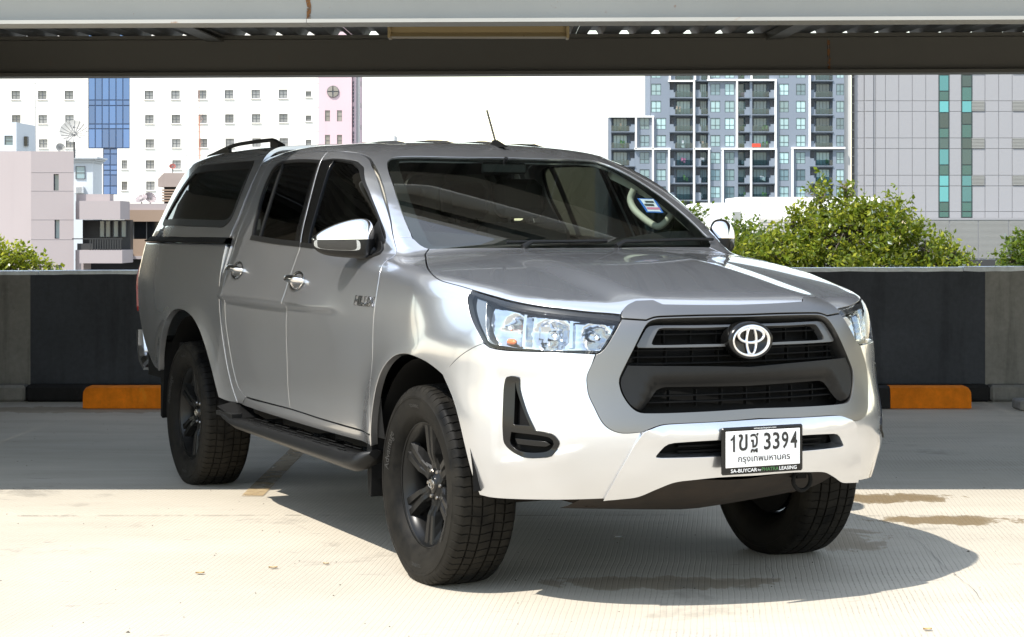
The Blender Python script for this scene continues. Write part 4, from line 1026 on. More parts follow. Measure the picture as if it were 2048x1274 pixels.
# ------------------------------------------------------------------ running boards
for sgn in (-1, 1):
    st = MB(); xs = [-2.36,-2.30,-2.22,-2.10,-.62,-.52,-.47,-.44]
    # outline in (y,z) per station: outer rail, flat top, inner edge
    def sect(x, k):
        o = [.925,.950,.960,.962,.962,.958,.945,.905][k]; zt = [.455,.452,.440,.428,.425,.432,.445,.455][k]; zb = [.440,.420,.402,.385,.362,.362,.375,.415][k]
        inn = [.86,.80,.78,.78,.78,.78,.80,.86][k]
        return [(inn, zb+.02), (o-.03, zb), (o, zb+.022), (o+.002, (zb+zt)/2+.005), (o-.012, zt), (o-.03, zt+.002), (inn, zt-.006)]
    V = []
    for k, x in enumerate(xs): V += [(x, y, z) for y, z in sect(x, k)]
    n = 7
    st.add(V, [(k*n+j, k*n+(j+1) % n, (k+1)*n+(j+1) % n, (k+1)*n+j) for k in range(len(xs)-1) for j in range(n)], True)
    st.add([V[i] for i in range(n)], [tuple(range(n))]); st.add(V[-n:], [tuple(range(n))[::-1]])
    s_ = st.build('running_board', M_BLK, truck, flip_y=sgn < 0)
    # raised end cheeks
    for xa, xb in ((-2.36, -2.12),):
        ck = MB(); f = xa if xa < -1 else xb; t = xb if xa < -1 else xa
        ck.prism([(f, .80), (f, .950), (t, .945), (t+(.03 if xa < -1 else -.03)*0, .90)], .43, .45, axis='Z')
        V = [(f,.79,.47),(f,.945,.470),(t,.935,.431),(t,.82,.431),(f,.80,.515),(f+(.03 if xa<-1 else -.03),.84,.50)]
        ck.add(V, [(0,1,2,3),(0,4,5,1),(1,5,2),(5,4,3,2),(4,0,3)])
        ck.build('step_end', M_BLK, s_, flip_y=sgn < 0)
    tr = MB()
    for r_, y in enumerate((.80, .835, .87, .905)):
        for x in np.arange(-2.08, -.68, .10):
            if (r_+int(round((x+2.08)/.10))) % 3 == 0: continue
            tr.bbox((x, y, .4275), (x+.085, y+.010, .4315), .0015)
    tr.build('step_tread', M_BLKM, s_, flip_y=sgn < 0)
    for x in (-2.0, -1.3, -.7):
        bk = MB().box((x-.025, .55, .40), (x+.025, .82, .43)); bk.build('step_bracket', M_DARK, s_, flip_y=sgn < 0)

# ------------------------------------------------------------------ lamps' insides
for lo in [o for o in truck.children if o.name.startswith('headlamp')]:
    sgn = -1 if np.mean([v.co.y for v in lo.data.vertices]) < 0 else 1
    bowls = [(.905, .978, .062, .075), (.735, .978, .072, .062), (.575, .972, .050, .058)]
    def dsp(P):
        th = np.arctan2(np.abs(P[:, 1]), P[:, 0]-CYL_X); z = P[:, 2]; d = np.zeros(len(P))
        for t0, z0, rt, rz in bowls:
            q = ((th-t0)/rt)**2+((z-z0)/rz)**2
            d = np.minimum(d, -.040*np.maximum(0, 1-q)**.7)
        return d+.0028*np.sin(th*150)*(th < .84)*(th > .64)+.0012*np.sin(z*420)
    panel('reflector', M_MIRR, lo, F_truck, 'cyl', [(1.02,1.075,c),(.868,1.060),(.75,1.046),(.608,1.032),(.505,1.022,c),(.515,.992),(.558,.922,c),(.73,.918),(.9,.921),(.965,.930,c),(1.0,.975),(1.035,1.03)], off=-.042, skirt=.03, inset=0, res=.009, side=sgn, disp=dsp)
    def lampt(th, z, off):
        O, D, tm = to_ray('cyl', [(th, z)]); P, ok = march(F_truck, O, D, tm); n_ = grad(F_truck, P); P = P+n_*off; return Vector((P[0, 0], sgn*P[0, 1], P[0, 2]))
    for th, z, r_, mt in ((.735, .972, .014, M_CHROME), (.575, .970, .013, M_CHROME), (.915, .942, .011, M_ORANGE), (.94, 1.0, .012, M_CHROME)):
        p = lampt(th, z, -.055); m = MB(); m.lathe([(0,.03),(r_*.7,.026),(r_,.012),(r_,-.02)], 16, axis='X', c=tuple(p)); m.build('bulb', mt, lo)
    for th in (.655, .835):   # dividers between the chambers
        V = []
        for z in np.linspace(.925, 1.045, 8):
            if z > 1.034+(th-.6)*.09: break
            V += [tuple(lampt(th, z, -.024)), tuple(lampt(th+.012, z, -.024)), tuple(lampt(th+.006, z, -.05))]
        nn = len(V)//3; m = MB(); m.add(V, [(i*3+j, i*3+(j+1) % 3, (i+1)*3+(j+1) % 3, (i+1)*3+j) for i in range(nn-1) for j in range(3)]); m.build('lamp_divider', M_MIRR, lo)

# ------------------------------------------------------------------ maker's emblem, plate, badge
def fpt(y, z, off=0):
    O, D, tm = to_ray('front', [(y, z)]); P, ok = march(F_truck, O, D, tm); return P[0, 0]+off
def ell_ring(mb, cy, cz, ry, rz, w, h, x0, n=56, taper=0.):
    V = []
    for k in range(n):
        a = 2*math.pi*k/n
        ww = w*(1+taper*abs(math.sin(a)))
        for s, hh in ((-1, 0), (-.55, .8), (0, 1), (.55, .8), (1, 0)):
            V.append((x0+h*hh, cy+(ry+s*ww)*math.cos(a), cz+(rz+s*ww)*math.sin(a)))
    mb.add(V, [(k*5+j, k*5+j+1, ((k+1) % n)*5+j+1, ((k+1) % n)*5+j) for k in range(n) for j in range(4)], True)
EX = fpt(0, .942, -.004); EZ = .943
eb = MB(); eb.lathe([(0, .012), (.80, .012), (.88, .022), (.96, .020), (1.0, .0), (1.0, -.04)], 48, axis='X')
eb.v = [(EX+x, y*.092, EZ+z*.068) for x, y, z in eb.v]; ebo = eb.build('emblem_disc', M_TRIMG, truck)
em = MB(); X0 = EX+.014
ell_ring(em, 0, EZ, .075, .0535, .0065, .009, X0)
ell_ring(em, 0, EZ+.0185, .0525, .0255, .0052, .0095, X0, taper=.25)
ell_ring(em, 0, EZ+.0005, .0200, .0485, .0052, .0105, X0)
em.build('emblem', M_CHROME, ebo)
# number plate in its dealer frame
PX, PZ = fpt(0, .565, .030), .5655
pl = MB(); pl.bbox((PX-.008, -.169, PZ-.0825), (PX+.003, .169, PZ+.0825), .006); pf = pl.build('plate_frame', M_TRIMG, truck)
pw = MB(); pw.bbox((PX, -.155, PZ-.0585), (PX+.0042, .155, PZ+.0695), .002); plate = pw.build('number_plate', M_WHITE, pf)
def plate_text(name, txt, u0, u1, v, h, mat, bold=.0, par=None, x=.0052):
    V, F_ = text_verts(txt, 1., .0, 3, bold)
    lo, hi = V.min(0), V.max(0); V = (V-(lo+hi)/2)/(hi-lo+1e-9)
    w_ = (u1-u0)*.338; cy = (u0+u1)/2*.338-.169; cz = PZ+.0825-v*.165
    P = [(PX+x, cy+a*w_, cz+b*h) for a, b, _ in V]
    return mesh_obj(name, P, F_, mat, par or pf)
def plate_poly(poly, u0, u1, v, h):
    w_ = (u1-u0)*.338; cy = (u0+u1)/2*.338-.169; cz = PZ+.0825-v*.165
    mesh_obj('plate_lettering', [(PX+.0052, cy+(a-.5)*w_, cz+(b_-.5)*h) for a, b_ in poly], [tuple(range(len(poly)))], M_INK, pf)
plate_poly([(.55, 0), (1, 0), (1, 1), (.72, 1), (.60, .90), (.30, .80), (0, .76), (0, .64), (.32, .66), (.55, .72)], .098, .152, .335, .060)
plate_text('plate_lettering', 'ข', .195, .305, .325, .058, M_INK, .012)
plate_text('plate_lettering', 'ฐ', .340, .440, .345, .068, M_INK, .012)
for i, ch_ in enumerate('3394'): plate_text('plate_lettering', ch_, .505+.110*i, .590+.110*i, .325, .060, M_INK, .018)
plate_text('plate_lettering', 'กรุงเทพมหานคร', .19, .83, .705, .0255, M_INK, .008)
plate_text('frame_lettering', 'www.sa-buycar.com', .385, .66, .042, .0075, M_WINK, .01, x=.0035)
plate_text('frame_lettering', 'SA-BUYCAR', .105, .425, .918, .0125, M_WINK, .012, x=.0035)
plate_text('frame_lettering', 'by', .435, .475, .928, .0085, M_WINK, .012, x=.0035)
plate_text('frame_lettering', 'PHATRA', .482, .690, .918, .0125, M_GINK, .006, x=.0035)
plate_text('frame_lettering', 'LEASING', .700, .915, .918, .0125, M_WINK, .012, x=.0035)
def side_pts(q, off=0., F=F_truck):
    O, D, tm = to_ray('side', q); P, ok = march(F, O, D, tm); return P+grad(F, P)*off, grad(F, P)
for d in [o for o in truck.children if o.name.startswith('front_door')]:
    sgn = -1 if np.mean([v.co.y for v in d.data.vertices]) < 0 else 1
    V, F_ = text_verts('HILUX', .05, .0, 2, .0012)
    lo, hi = V.min(0), V.max(0); n = len(V)
    q = [(-.505+sgn*0+(a-(lo[0]+hi[0])/2)/(hi[0]-lo[0])*.205*(1 if sgn < 0 else -1)+(b)*.15*(1 if sgn<0 else -1), 1.047+(b-(lo[1]+hi[1])/2)/(hi[1]-lo[1])*.036) for a, b, _ in V]
    P0, N0 = side_pts(q, .001); P1 = P0+N0*.005
    VV = np.vstack([P1, P0])*(1, sgn, 1)
    # side walls along boundary edges
    from collections import Counter
    ed = Counter()
    for f in F_:
        for i in range(len(f)): ed[tuple(sorted((f[i], f[(i+1) % len(f)])))] += 1
    walls = [(f[i], f[(i+1) % len(f)], n+f[(i+1) % len(f)], n+f[i]) for f in F_ for i in range(len(f)) if ed[tuple(sorted((f[i], f[(i+1) % len(f)])))] == 1]
    bd = mesh_obj('model_badge', VV, list(F_)+walls, M_CHROME, d)
    V, F_ = text_verts('HILUX', .05, .0, 2, .0032)
    q = [(-.505+(a-(lo[0]+hi[0])/2)/(hi[0]-lo[0])*.205*(1 if sgn < 0 else -1)+(b)*.15*(1 if sgn<0 else -1), 1.047+(b-(lo[1]+hi[1])/2)/(hi[1]-lo[1])*.036) for a, b, _ in V]
    P0, N0 = side_pts(q, .003); mesh_obj('badge_outline', P0*(1, sgn, 1), F_, M_TRIMG, bd)
# door handles: chrome cup and bar
for d in [o for o in truck.children if o.name.startswith(('front_door', 'rear_door'))]:
    sgn = -1 if np.mean([v.co.y for v in d.data.vertices]) < 0 else 1
    hx, hz = (-1.30, 1.108) if d.name.startswith('front') else (-2.19, 1.137)
    n = 28; q = []; rings = ((1.0, .0015), (.94, .004), (.85, .002), (.6, -.006), (.2, -.010), (0.01, -.0105))
    V = []
    for rr, off in rings:
        qq = [(hx+.085*rr*math.cos(2*math.pi*k/n), hz+.043*rr*math.sin(2*math.pi*k/n)) for k in range(n)]
        P, N = side_pts(qq, off+.002); V += [tuple(p*(1, sgn, 1)) for p in P]
    m = MB(); m.add(V, [(r*n+k, r*n+(k+1) % n, (r+1)*n+(k+1) % n, (r+1)*n+k) for r in range(len(rings)-1) for k in range(n)], True)
    m.build('handle_cup', M_CHROME, d)
    xs = np.linspace(-.105, .095, 15); P, N = side_pts([(hx+a, hz+.002-.03*(a*a)) for a in xs], 0)
    path = [tuple((p+n_*(.004+.030*min(1, (1-abs((a+.005)/.10)**3))))*(1, sgn, 1)) for p, n_, a in zip(P, N, xs)]
    m = MB(); m.tube(path, [.008+.0095*(1-abs((a+.005)/.10)**2.5 if abs(a+.005) < .1 else 0) for a in xs], 12); m.build('handle_bar', M_CHROME, d)

# ------------------------------------------------------------------ door mirrors
def mirror_shape(sgn):
    A = np.array([-.60, .830, 1.296]); B = np.array([-.805, 1.010, 1.292])
    ax_ = B-A; L = np.linalg.norm(ax_); e1 = ax_/L; up = np.array([0, 0, 1.]); e2 = np.cross(up, e1); e2 /= np.linalg.norm(e2)   # e2 ~ backwards/inwards
    st = [(-.004,.001,.001,.001),(0.0,.030,.035,.05),(.02,.066,.072,.075),(.10,.088,.080,.092),(.30,.086,.078,.100),(.55,.071,.074,.094),(.78,.048,.066,.078),(.93,.026,.050,.052),(1.0,.006,.02,.02)]
    n = 24; rows = []
    for t, ht, hb, dp in st:
        row = []
        for k in range(n):
            a = 2*math.pi*k/n; ca, sa = math.cos(a), math.sin(a)
            p_ = 2.6
            cc = math.copysign(abs(ca)**(2/p_), ca); ss = math.copysign(abs(sa)**(2/p_), sa)
            row.append(A+e1*L*t+e2*cc*dp*.55+up*(ss*(ht if sa > 0 else hb)))
        rows.append(row)
    return rows, n
for d in [o for o in truck.children if o.name.startswith('front_door')]:
    sgn = -1 if np.mean([v.co.y for v in d.data.vertices]) < 0 else 1
    rows, n = mirror_shape(sgn)
    def sub(name, ks, mat, grow=1., par=None, rng=None):
        m = MB(); V = []; rs = rows if rng is None else rows[rng[0]:rng[1]]
        for r_ in rs:
            cn = np.mean(r_, 0)
            V += [tuple((cn+(r_[k % n]-cn)*grow)*(1, 1, 1)) for k in ks]
        w_ = len(ks); m.add(V, [(i*w_+j, i*w_+j+1, (i+1)*w_+j+1, (i+1)*w_+j) for i in range(len(rs)-1) for j in range(w_-1)], True)
        o = m.build(name, mat, par or d, flip_y=sgn < 0)
        sd = o.modifiers.new('s', 'SUBSURF'); sd.levels = sd.render_levels = 2
        return o
    hs = sub('mirror_housing', list(range(12, 25)), M_BLK)              # lower half
    sub('mirror_cap', list(range(0, 13)), M_CHROME, 1.012, hs)
    sub('turn_signal', [12, 13, 14], M_LENS, 1.012, hs, (3, 8))
    sub('signal_reflector', [12, 13, 14], M_MIRR, .99, hs, (3, 8))
    # mirror pane at the rear
    V = []
    bs = MB(); bs.bbox((-.72, .80, 1.222), (-.60, .87, 1.262), .012); bs.build('mirror_foot', M_BLK, hs, flip_y=sgn < 0)
    panel('mirror_sail', M_BLK, hs, F_truck, 'side', [(-.565,1.290,c),(-.668,1.372,c),(-.72,1.268,c),(-.58,1.268,c)], off=.004, skirt=.02, inset=0, side=sgn)
    panel('mirror_base', M_BLK, hs, F_truck, 'side', [(-.58,1.283),(-.63,1.277),(-.76,1.262),(-.75,1.222),(-.66,1.210),(-.565,1.235)], off=.012, skirt=.03, inset=0, side=sgn)

# ------------------------------------------------------------------ canopy over the bed
cw = half('can_win')
CW = [(-3.50,.672,c),(-3.10,.668),(-2.53,.672,c),(-2.505,.70),(-2.49,.76),(-2.485,.86),(-2.505,.955),(-2.57,.992),(-2.70,.997),(-3.74,.980),(-3.815,.965),(-3.82,.93),(-3.745,.845),(-3.62,.735)]
zc = 1.292
ed = conv([(-4.13, zc), (-4.0, zc), (-3.4, zc), (-2.7, zc), (-2.418, zc)], 'side', 'girth', F_canopy)
fr = conv([(-2.40, 1.40), (-2.385, 1.52), (-2.382, 1.62), (-2.384, 1.69)], 'side', 'girth', F_canopy)
ho = [(-2.384, 0, c), (-2.384, .3), (-2.384, .52)]+fr[::-1]+[(*ed[-1], c)]+ed[::-1][1:-1]+[(*ed[0], c), (-4.16, .9), (-4.13, .6), (-4.10, 0, c)]
cw_r = [tuple(p) for p in CW]; cw_l = [(p[0], -p[1])+tuple(p[2:]) for p in CW][::-1]
canopy = panel('canopy', M_PAINT, truck, F_canopy, 'girth', full(ho, 1), holes=[cw_r, cw_l], both=True, skirt=.02, thick_hole=.02, res=.03)
for sgn in (-1, 1):
    po = smooth_poly(CW, .012, np.array(PSC['girth']))
    panel('canopy_window', M_TINT2, canopy, F_canopy, 'girth', po, off=-.006, skirt=0, inset=.002, res=.06, side=sgn)
    panel('canopy_window_frame', M_BLK, canopy, F_canopy, 'girth', po, holes=[inset_poly(po, .028)], off=.002, skirt=.012, inset=.001, side=sgn)
    # black sealing strip on the bed rail
    xs = np.linspace(-4.13, -2.43, 30); P1, _ = side_pts([(x, 1.2575) for x in xs], .001, F_bed); P2, _ = side_pts([(x, 1.293) for x in xs], .0, F_canopy)
    V = []
    for a, b in zip(P1, P2):
        V += [(a[0], sgn*(a[1]+.006), 1.2635), (a[0], sgn*(max(a[1], b[1])+.008), 1.270), (b[0], sgn*(b[1]+.010), 1.2905), (b[0], sgn*(b[1]-.03), 1.2915), (a[0], sgn*(a[1]-.05), 1.2632)]
    m = MB(); F_ = [(i*5+j, (i+1)*5+j, (i+1)*5+(j+1) % 5, i*5+(j+1) % 5) for i in range(29) for j in range(5)]
    m.add(V, F_ if sgn > 0 else [f[::-1] for f in F_]); m.build('sealing_strip', M_BLKM, canopy)
    # roof rail
    rx = np.linspace(-3.78, -2.43, 22); V = []
    for i, x in enumerate(rx):
        t = i/21; O, D, tm = to_ray('top', [(x, .575)]); P, ok = march(F_canopy, O, D, tm); z = P[0, 2]
        up = .030*(sstep(0, .45, np.array(t))*(1-.0)*sstep(1.0, .86, np.array(t)))
        V.append((x, sgn*.575, z+float(up)+.004))
    m = MB(); m.tube(V, [.006]+[.0105]*20+[.006], 10); ro = m.build('roof_rail', M_BLK, canopy)
    for (ia, ib) in ((1, 8), (18, 21)):
        m = MB()
        pts = V[ia:ib]
        q = [(p[0], p[2]) for p in pts]; O, D, tm = to_ray('top', [(p[0], .575) for p in pts]); P, ok = march(F_canopy, O, D, tm)
        poly = q+[(p[0], p[2]-.004) for p in P[::-1]]
        m.prism(poly, sgn*.575-.010, sgn*.575+.010, axis='Y'); m.build('rail_foot', M_BLK, ro)
# tailgate, bed rear, rear bumper corner
panel('tailgate', M_PAINT, truck, F_bed, 'rear', [(-.83,.62,c),(.83,.62,c),(.83,1.25,c),(-.83,1.25,c)], both=True, res=.06, skirt=.02)
MB().box((-4.10, -.82, .50), (-2.5, .82, .72)).build('bed_floor', M_DARK, truck)
rb = MB(); rb.tube([(-4.24,-.76,.55),(-4.32,-.70,.54),(-4.38,-.4,.53),(-4.38,.4,.53),(-4.32,.70,.54),(-4.24,.76,.55)], .045, 10); rb.build('rear_bumper', M_CHROME, truck)
for s in (-1, 1):
    m = MB(); m.prism([(-4.27,.745),(-4.245,.75),(-4.235,.66),(-4.20,.60),(-4.10,.54),(-4.12,.525),(-4.215,.57),(-4.255,.64)], s*.80, s*.845, axis='Y'); m.build('bumper_end', M_CHROME, truck)

# ------------------------------------------------------------------ antenna, wipers, sticker, cabin
O, D, tm = to_ray('top', [(-1.30, .075)]); P, ok = march(F_truck, O, D, tm); az = P[0, 2]
m = MB(); m.add([(-1.36,.055,az-.004),(-1.36,.095,az-.004),(-1.22,.088,az-.006),(-1.22,.062,az-.006),(-1.35,.068,az+.030),(-1.35,.082,az+.030),(-1.31,.075,az+.030)],
    [(0,3,6,4),(3,2,6),(2,1,5,6),(1,0,4,5),(4,6,5)]); an = m.build('antenna_base', M_BLK, truck)
m = MB(); pts = []; rd = []
for k in range(49):
    t = k/48; pts.append((-1.335-.115*t, .075+.012*t, az+.028+.145*t)); rd.append(.0042+(.0014 if k % 4 < 2 else 0))
m.tube(pts, rd, 8); m.build('antenna_mast', M_BLK, an)
def gpt(x, a, off=0.):
    O, D, tm = to_ray('girth', [(x, a)]); P, ok = march(F_truck, O, D, tm); n_ = grad(F_truck, P); return tuple((P+n_*off)[0])
for a0, a1, piv in ((-.60, .30, -.52), (.42, .97, .36)):
    m = MB(); pts = []
    for t in np.linspace(0, 1, 16):
        a = a0+(a1-a0)*t; pts.append(gpt(-.382-.06*abs(a)**3-.012*t, a, .014))
    m.tube(pts, .007, 6); m.tube([gpt(-.358, piv, .004), gpt(-.372, piv+.08, .022), pts[8]], [.014, .009, .006], 6)
    m.build('wiper', M_BLK, wsc)
stick = [(-.764,.641,c),(-.771,.726,c),(-.654,.756,c),(-.648,.672,c)]
s_o = panel('sticker', simple('sticker blue', (.03, .12, .42), .5), wsc, F_truck, 'girth', stick, both=True, off=-.009, skirt=0, inset=0, res=.05)
sp = smooth_poly(stick, .02, np.array(PSC['girth']))
panel('sticker_field', simple('sticker white', (.62, .60, .66), .5), s_o, F_truck, 'girth', inset_poly(sp, .008), both=True, off=-.0078, skirt=0, inset=0, res=.05)
A_, B_, C_, E_ = [np.array(p[:2]) for p in stick]
for v0, v1, u0, u1, mt in ((.2,.34,.3,.8,'k'),(.42,.58,.15,.7,'k'),(.66,.82,.15,.9,'p')):
    quad = [A_+(B_-A_)*u+(E_-A_)*v for u, v in ((u0,v0),(u1,v0),(u1,v1),(u0,v1))]
    panel('sticker_print', simple('sticker print dark', .05, .5) if mt == 'k' else simple('sticker print pink', (.5, .16, .25), .5), s_o, F_truck, 'girth', [(*q, c) for q in quad], both=True, off=-.0066, skirt=0, inset=0, res=.05)
# cabin
hl_ = panel('headliner', M_INT, truck, F_truck, 'girth', [(-1.18,-.42,c),(-1.18,.42,c),(-2.35,.42,c),(-2.35,-.42,c)], both=True, off=-.045, skirt=0, inset=0, res=.08)
for sgn in (-1, 1):
    pt = [(-.66,.975,c),(-.66,.905),(-.90,.735),(-1.09,.615,c),(-1.20,.60,c),(-1.13,.655),(-.90,.78),(-.76,.885),(-.71,.975,c)]
    pt = [(-.545,.925,c),(-.84,.74),(-1.085,.602,c),(-1.17,.615,c),(-.98,.70),(-.81,.79),(-.66,.895),(-.56,.985,c)]
    pi = panel('pillar_lining', M_BEIGE, truck, F_truck, 'girth', pt, off=-.030, skirt=.03, inset=0, res=.04, side=sgn)
    hpt = [gpt(-.72, .81, -.04), gpt(-.70, .785, -.09), gpt(-.73, .755, -.12), gpt(-.85, .685, -.12), gpt(-.91, .66, -.09), gpt(-.92, .665, -.04)]
    sm = smooth_poly([(0, 0)]*2) if False else None
    # smooth the handle loop
    cur = []
    for i in range(len(hpt)-1):
        p0, p1, p2, p3 = [np.array(hpt[max(0, min(len(hpt)-1, j))]) for j in (i-1, i, i+1, i+2)]
        for t in np.linspace(0, 1, 6, endpoint=False): cur.append(.5*(2*p1+(p2-p0)*t+(2*p0-5*p1+4*p2-p3)*t*t+(3*p1-p0-3*p2+p3)*t**3))
    cur.append(np.array(hpt[-1]))
    m = MB(); m.tube([tuple(p*(1, sgn, 1)) for p in cur], [.016]*len(cur), 10); m.build('grab_handle', M_BEIGE, pi)
ds = MB(); ys = np.linspace(-.70, .70, 15); V = []
for y in ys:
    k = (y/.7)**2
    V += [(-.42-.08*k, y, 1.215), (-.56-.08*k, y, 1.25-.01*k), (-.92, y, 1.225), (-1.0, y, 1.15), (-.98, y, .80)]
ds.add(V, [(i*5+j, i*5+j+1, (i+1)*5+j+1, (i+1)*5+j) for i in range(14) for j in range(4)], True); ds.build('dashboard', M_INT, truck)
sw = MB(); n = 28
for k in range(n): pass
cy = -.36
pts = [(-1.08+.18*math.cos(2*math.pi*k/n)*.38, cy+.18*math.sin(2*math.pi*k/n), 1.12+.18*math.cos(2*math.pi*k/n)*.92) for k in range(n+1)]
sw.tube(pts, .015, 8, cap=False); sw.tube([(-1.08, cy-.17, 1.12), (-1.05, cy, 1.12), (-1.08, cy+.17, 1.12)], .02, 6); sw.tube([(-1.05, cy, 1.12), (-.9, cy, 1.06)], .03, 8); sw.build('steering_wheel', M_INT, truck)
def seat(x, y, w):
    m = MB(); Mx = Matrix.Translation((x, y, .78)) @ Matrix.Rotation(R(-14), 4, 'Y')
    m.bbox((-.06, -w/2, 0), (.06, w/2, .60), .04, Mx); m.bbox((-.05, -.13, .63), (.05, .13, .82), .035, Mx); m.tube([tuple(Mx @ Vector((0, -.06, .58))), tuple(Mx @ Vector((0, -.06, .66)))], .008, 6); m.tube([tuple(Mx @ Vector((0, .06, .58))), tuple(Mx @ Vector((0, .06, .66)))], .008, 6)
    m.bbox((x, y-w/2, .66), (x+.48, y+w/2, .80), .04); m.build('seat', M_INT, truck)
seat(-1.50, -.36, .50); seat(-1.50, .36, .50); seat(-2.22, -.40, .44); seat(-2.22, .40, .44)
MB().box((-2.44, -.72, .60), (-2.40, .72, 1.30)).box((-2.43,-.66,1.62),(-2.40,.66,1.70)).build('cab_rear_wall', M_INT, truck)
MB().box((-2.42, -.80, .58), (-.55, .80, .62)).build('cab_floor', M_INT, truck)
MB().box((-2.425, -.70, 1.29), (-2.418, .70, 1.64)).build('rear_window', M_TINT, truck)
rvm = MB(); rvm.bbox((-1.10, -.11, 1.585), (-1.075, .11, 1.635), .008); rvm.tube([(-1.085, 0, 1.63), (-1.06, 0, 1.655)], .01, 6); rvm.build('inside_mirror', M_BLK, truck)
# ------------------------------------------------------------------ buildings beyond the parapet
def render_mat(name, col, var=.06, vs=.12, rough=.85, stain=.25):
    b = NB(name); co = b.co('Object'); n = b.noise(vs, 6, .6, co); dr = b.noise(.5, 6, .65, co, .2, (2.5, 2.5, .18))
    base = b.ramp(n, (.3, tuple(x*(1-var) for x in col)), (.7, tuple(min(1, x*(1+var*.5)) for x in col)))
    base = b.mix(b.ramp(dr, (.55, 0), (.8, stain)), base, tuple(x*.72 for x in col))
    b.P(Base_Color=base, Roughness=rough, Specular_IOR_Level=.2); return b.m
def city_glass(name, col, rough=.06, var=.5):
    b = NB(name); oi = b.n('ObjectInfo'); r = oi.outputs['Random']
    base = b.ramp(r, (0, tuple(x*(1-var) for x in col)), (1, tuple(min(1, x*(1+var)) for x in col)))
    b.P(Base_Color=base, Roughness=rough, Metallic=0., Specular_IOR_Level=.8); return b.m
def facade(x0, x1, z0, z1, holes, depth, y=0., rev=True):
    """wall front at y with rectangular openings (xa,xb,za,zb) and reveals going back by depth"""
    X = sorted({x0, x1, *[v for h in holes for v in h[:2]]}); Z = sorted({z0, z1, *[v for h in holes for v in h[2:4]]})
    X = [v for v in X if x0 <= v <= x1]; Z = [v for v in Z if z0 <= v <= z1]
    m = MB(); idx = {}
    def vid(i, k):
        if (i, k) not in idx: idx[i, k] = len(m.v); m.v.append((X[i], y, Z[k]))
        return idx[i, k]
    H = np.array([h[:4] for h in holes]) if holes else np.zeros((0, 4))
    for i in range(len(X)-1):
        for k in range(len(Z)-1):
            cx, cz = (X[i]+X[i+1])/2, (Z[k]+Z[k+1])/2
            if len(H) and ((H[:, 0] < cx) & (H[:, 1] > cx) & (H[:, 2] < cz) & (H[:, 3] > cz)).any(): continue
            m.f.append((vid(i, k), vid(i+1, k), vid(i+1, k+1), vid(i, k+1))); m.sm.append(False)
    for h in holes:
        a, b_, c_, d_ = h[:4]; dp = h[4] if len(h) > 4 else depth
        m.add([(a,y,c_),(b_,y,c_),(b_,y,d_),(a,y,d_),(a,y+dp,c_),(b_,y+dp,c_),(b_,y+dp,d_),(a,y+dp,d_)], [(0,4,5,1),(1,5,6,2),(2,6,7,3),(3,7,4,0),(4,7,6,5)])
    return m
MESH = {}
def cached(key, maker):
    if key not in MESH: MESH[key] = maker().data
    return MESH[key]
def inst(name, key, maker, parent, loc):
    if key not in MESH:
        o = maker(); MESH[key] = o.data; o.name = name; o.parent = parent; o.location = loc; return o
    o = bpy.data.objects.new(name, MESH[key]); COL.objects.link(o); o.parent = parent; o.location = loc; return o
def window(parent, x, z, w_, h_, y, style, mat_f, mat_g):
    """a window frame (part) with its pane (sub-part), centred at x,z, set back at y"""
    key = ('wf', style, round(w_, 3), round(h_, 3), mat_f.name)
    def mk():
        m = MB(); t = .06*min(1.4, w_/1.2); a, b_ = w_/2, h_/2
        m.box((-a, -.05, -b_), (-a+t, .03, b_)); m.box((a-t, -.05, -b_), (a, .03, b_)); m.box((-a+t, -.05, b_-t), (a-t, .03, b_)); m.box((-a+t, -.05, -b_), (a-t, .03, -b_+t))
        if style in ('cross', 'tee'):
            m.box((-t*.45, -.045, -b_+t), (t*.45, .03, b_-t)); zz = 0 if style == 'cross' else -b_*.25
            m.box((-a+t, -.04, zz-t*.4), (-t*.45, .03, zz+t*.4)); m.box((t*.45, -.04, zz-t*.4), (a-t, .03, zz+t*.4))
        if style == 'slide':
            for u in (-.5, 0, .5): m.box((u*a*1.0-t*.4, -.04, -b_+t), (u*a*1.0+t*.4, .03, b_-t))
        if style == 'bar': m.box((-a+t, -.04, -t*.4), (a-t, .03, t*.4))
        return m.build('window', mat_f)
    f = inst('window', key, mk, parent, (x, y, z))
    key = ('wp', round(w_, 3), round(h_, 3), mat_g.name)
    def mk2():
        m = MB(); m.box((-w_/2+.03, 0, -h_/2+.03), (w_/2-.03, .02, h_/2-.03)); return m.build('pane', mat_g)
    inst('pane', key, mk2, f, (0, .005, 0)); return f
def scale_at(Y): return (Y-CAM[1])/3783.
GZ0 = -14.
# ---- hotel: white slab with square windows and a blue curtain wall
YH = 245.; s = scale_at(YH)
def hx(px): return at(px, 0, YH)[0]
def hz(py): return at(0, py, YH)[2]
M_HW = render_mat('cream white render', (.80, .765, .70), .04, .05, stain=.12)
M_HP = render_mat('pale pink render', (.62, .47, .50), .05, .1, stain=.3)
M_FRD = simple('dark window frame', (.10, .11, .13), .5)
M_G1 = city_glass('hotel window glass', (.20, .205, .21), .1, .35)
M_GB = city_glass('blue curtain glass', (.055, .135, .30), .05, .22)
hotel = empty('hotel_building', (0, YH, 0), 0, 'tall white hotel slab with rows of small square windows and blue glass strip', 'building')
rows = [190, 238.5, 287, 329, 371.5]
wsz = 17*s*1.0
lc = [31.5, 84.5, 138.]; rc_ = [298., 351., 404.5, 458., 511.5, 566.]
holes = []; wins = []
def add_win(px, py, w_, h_, st):
    holes.append((hx(px)-w_/2, hx(px)+w_/2, hz(py)-h_/2, hz(py)+h_/2)); wins.append((hx(px), hz(py), w_, h_, st))
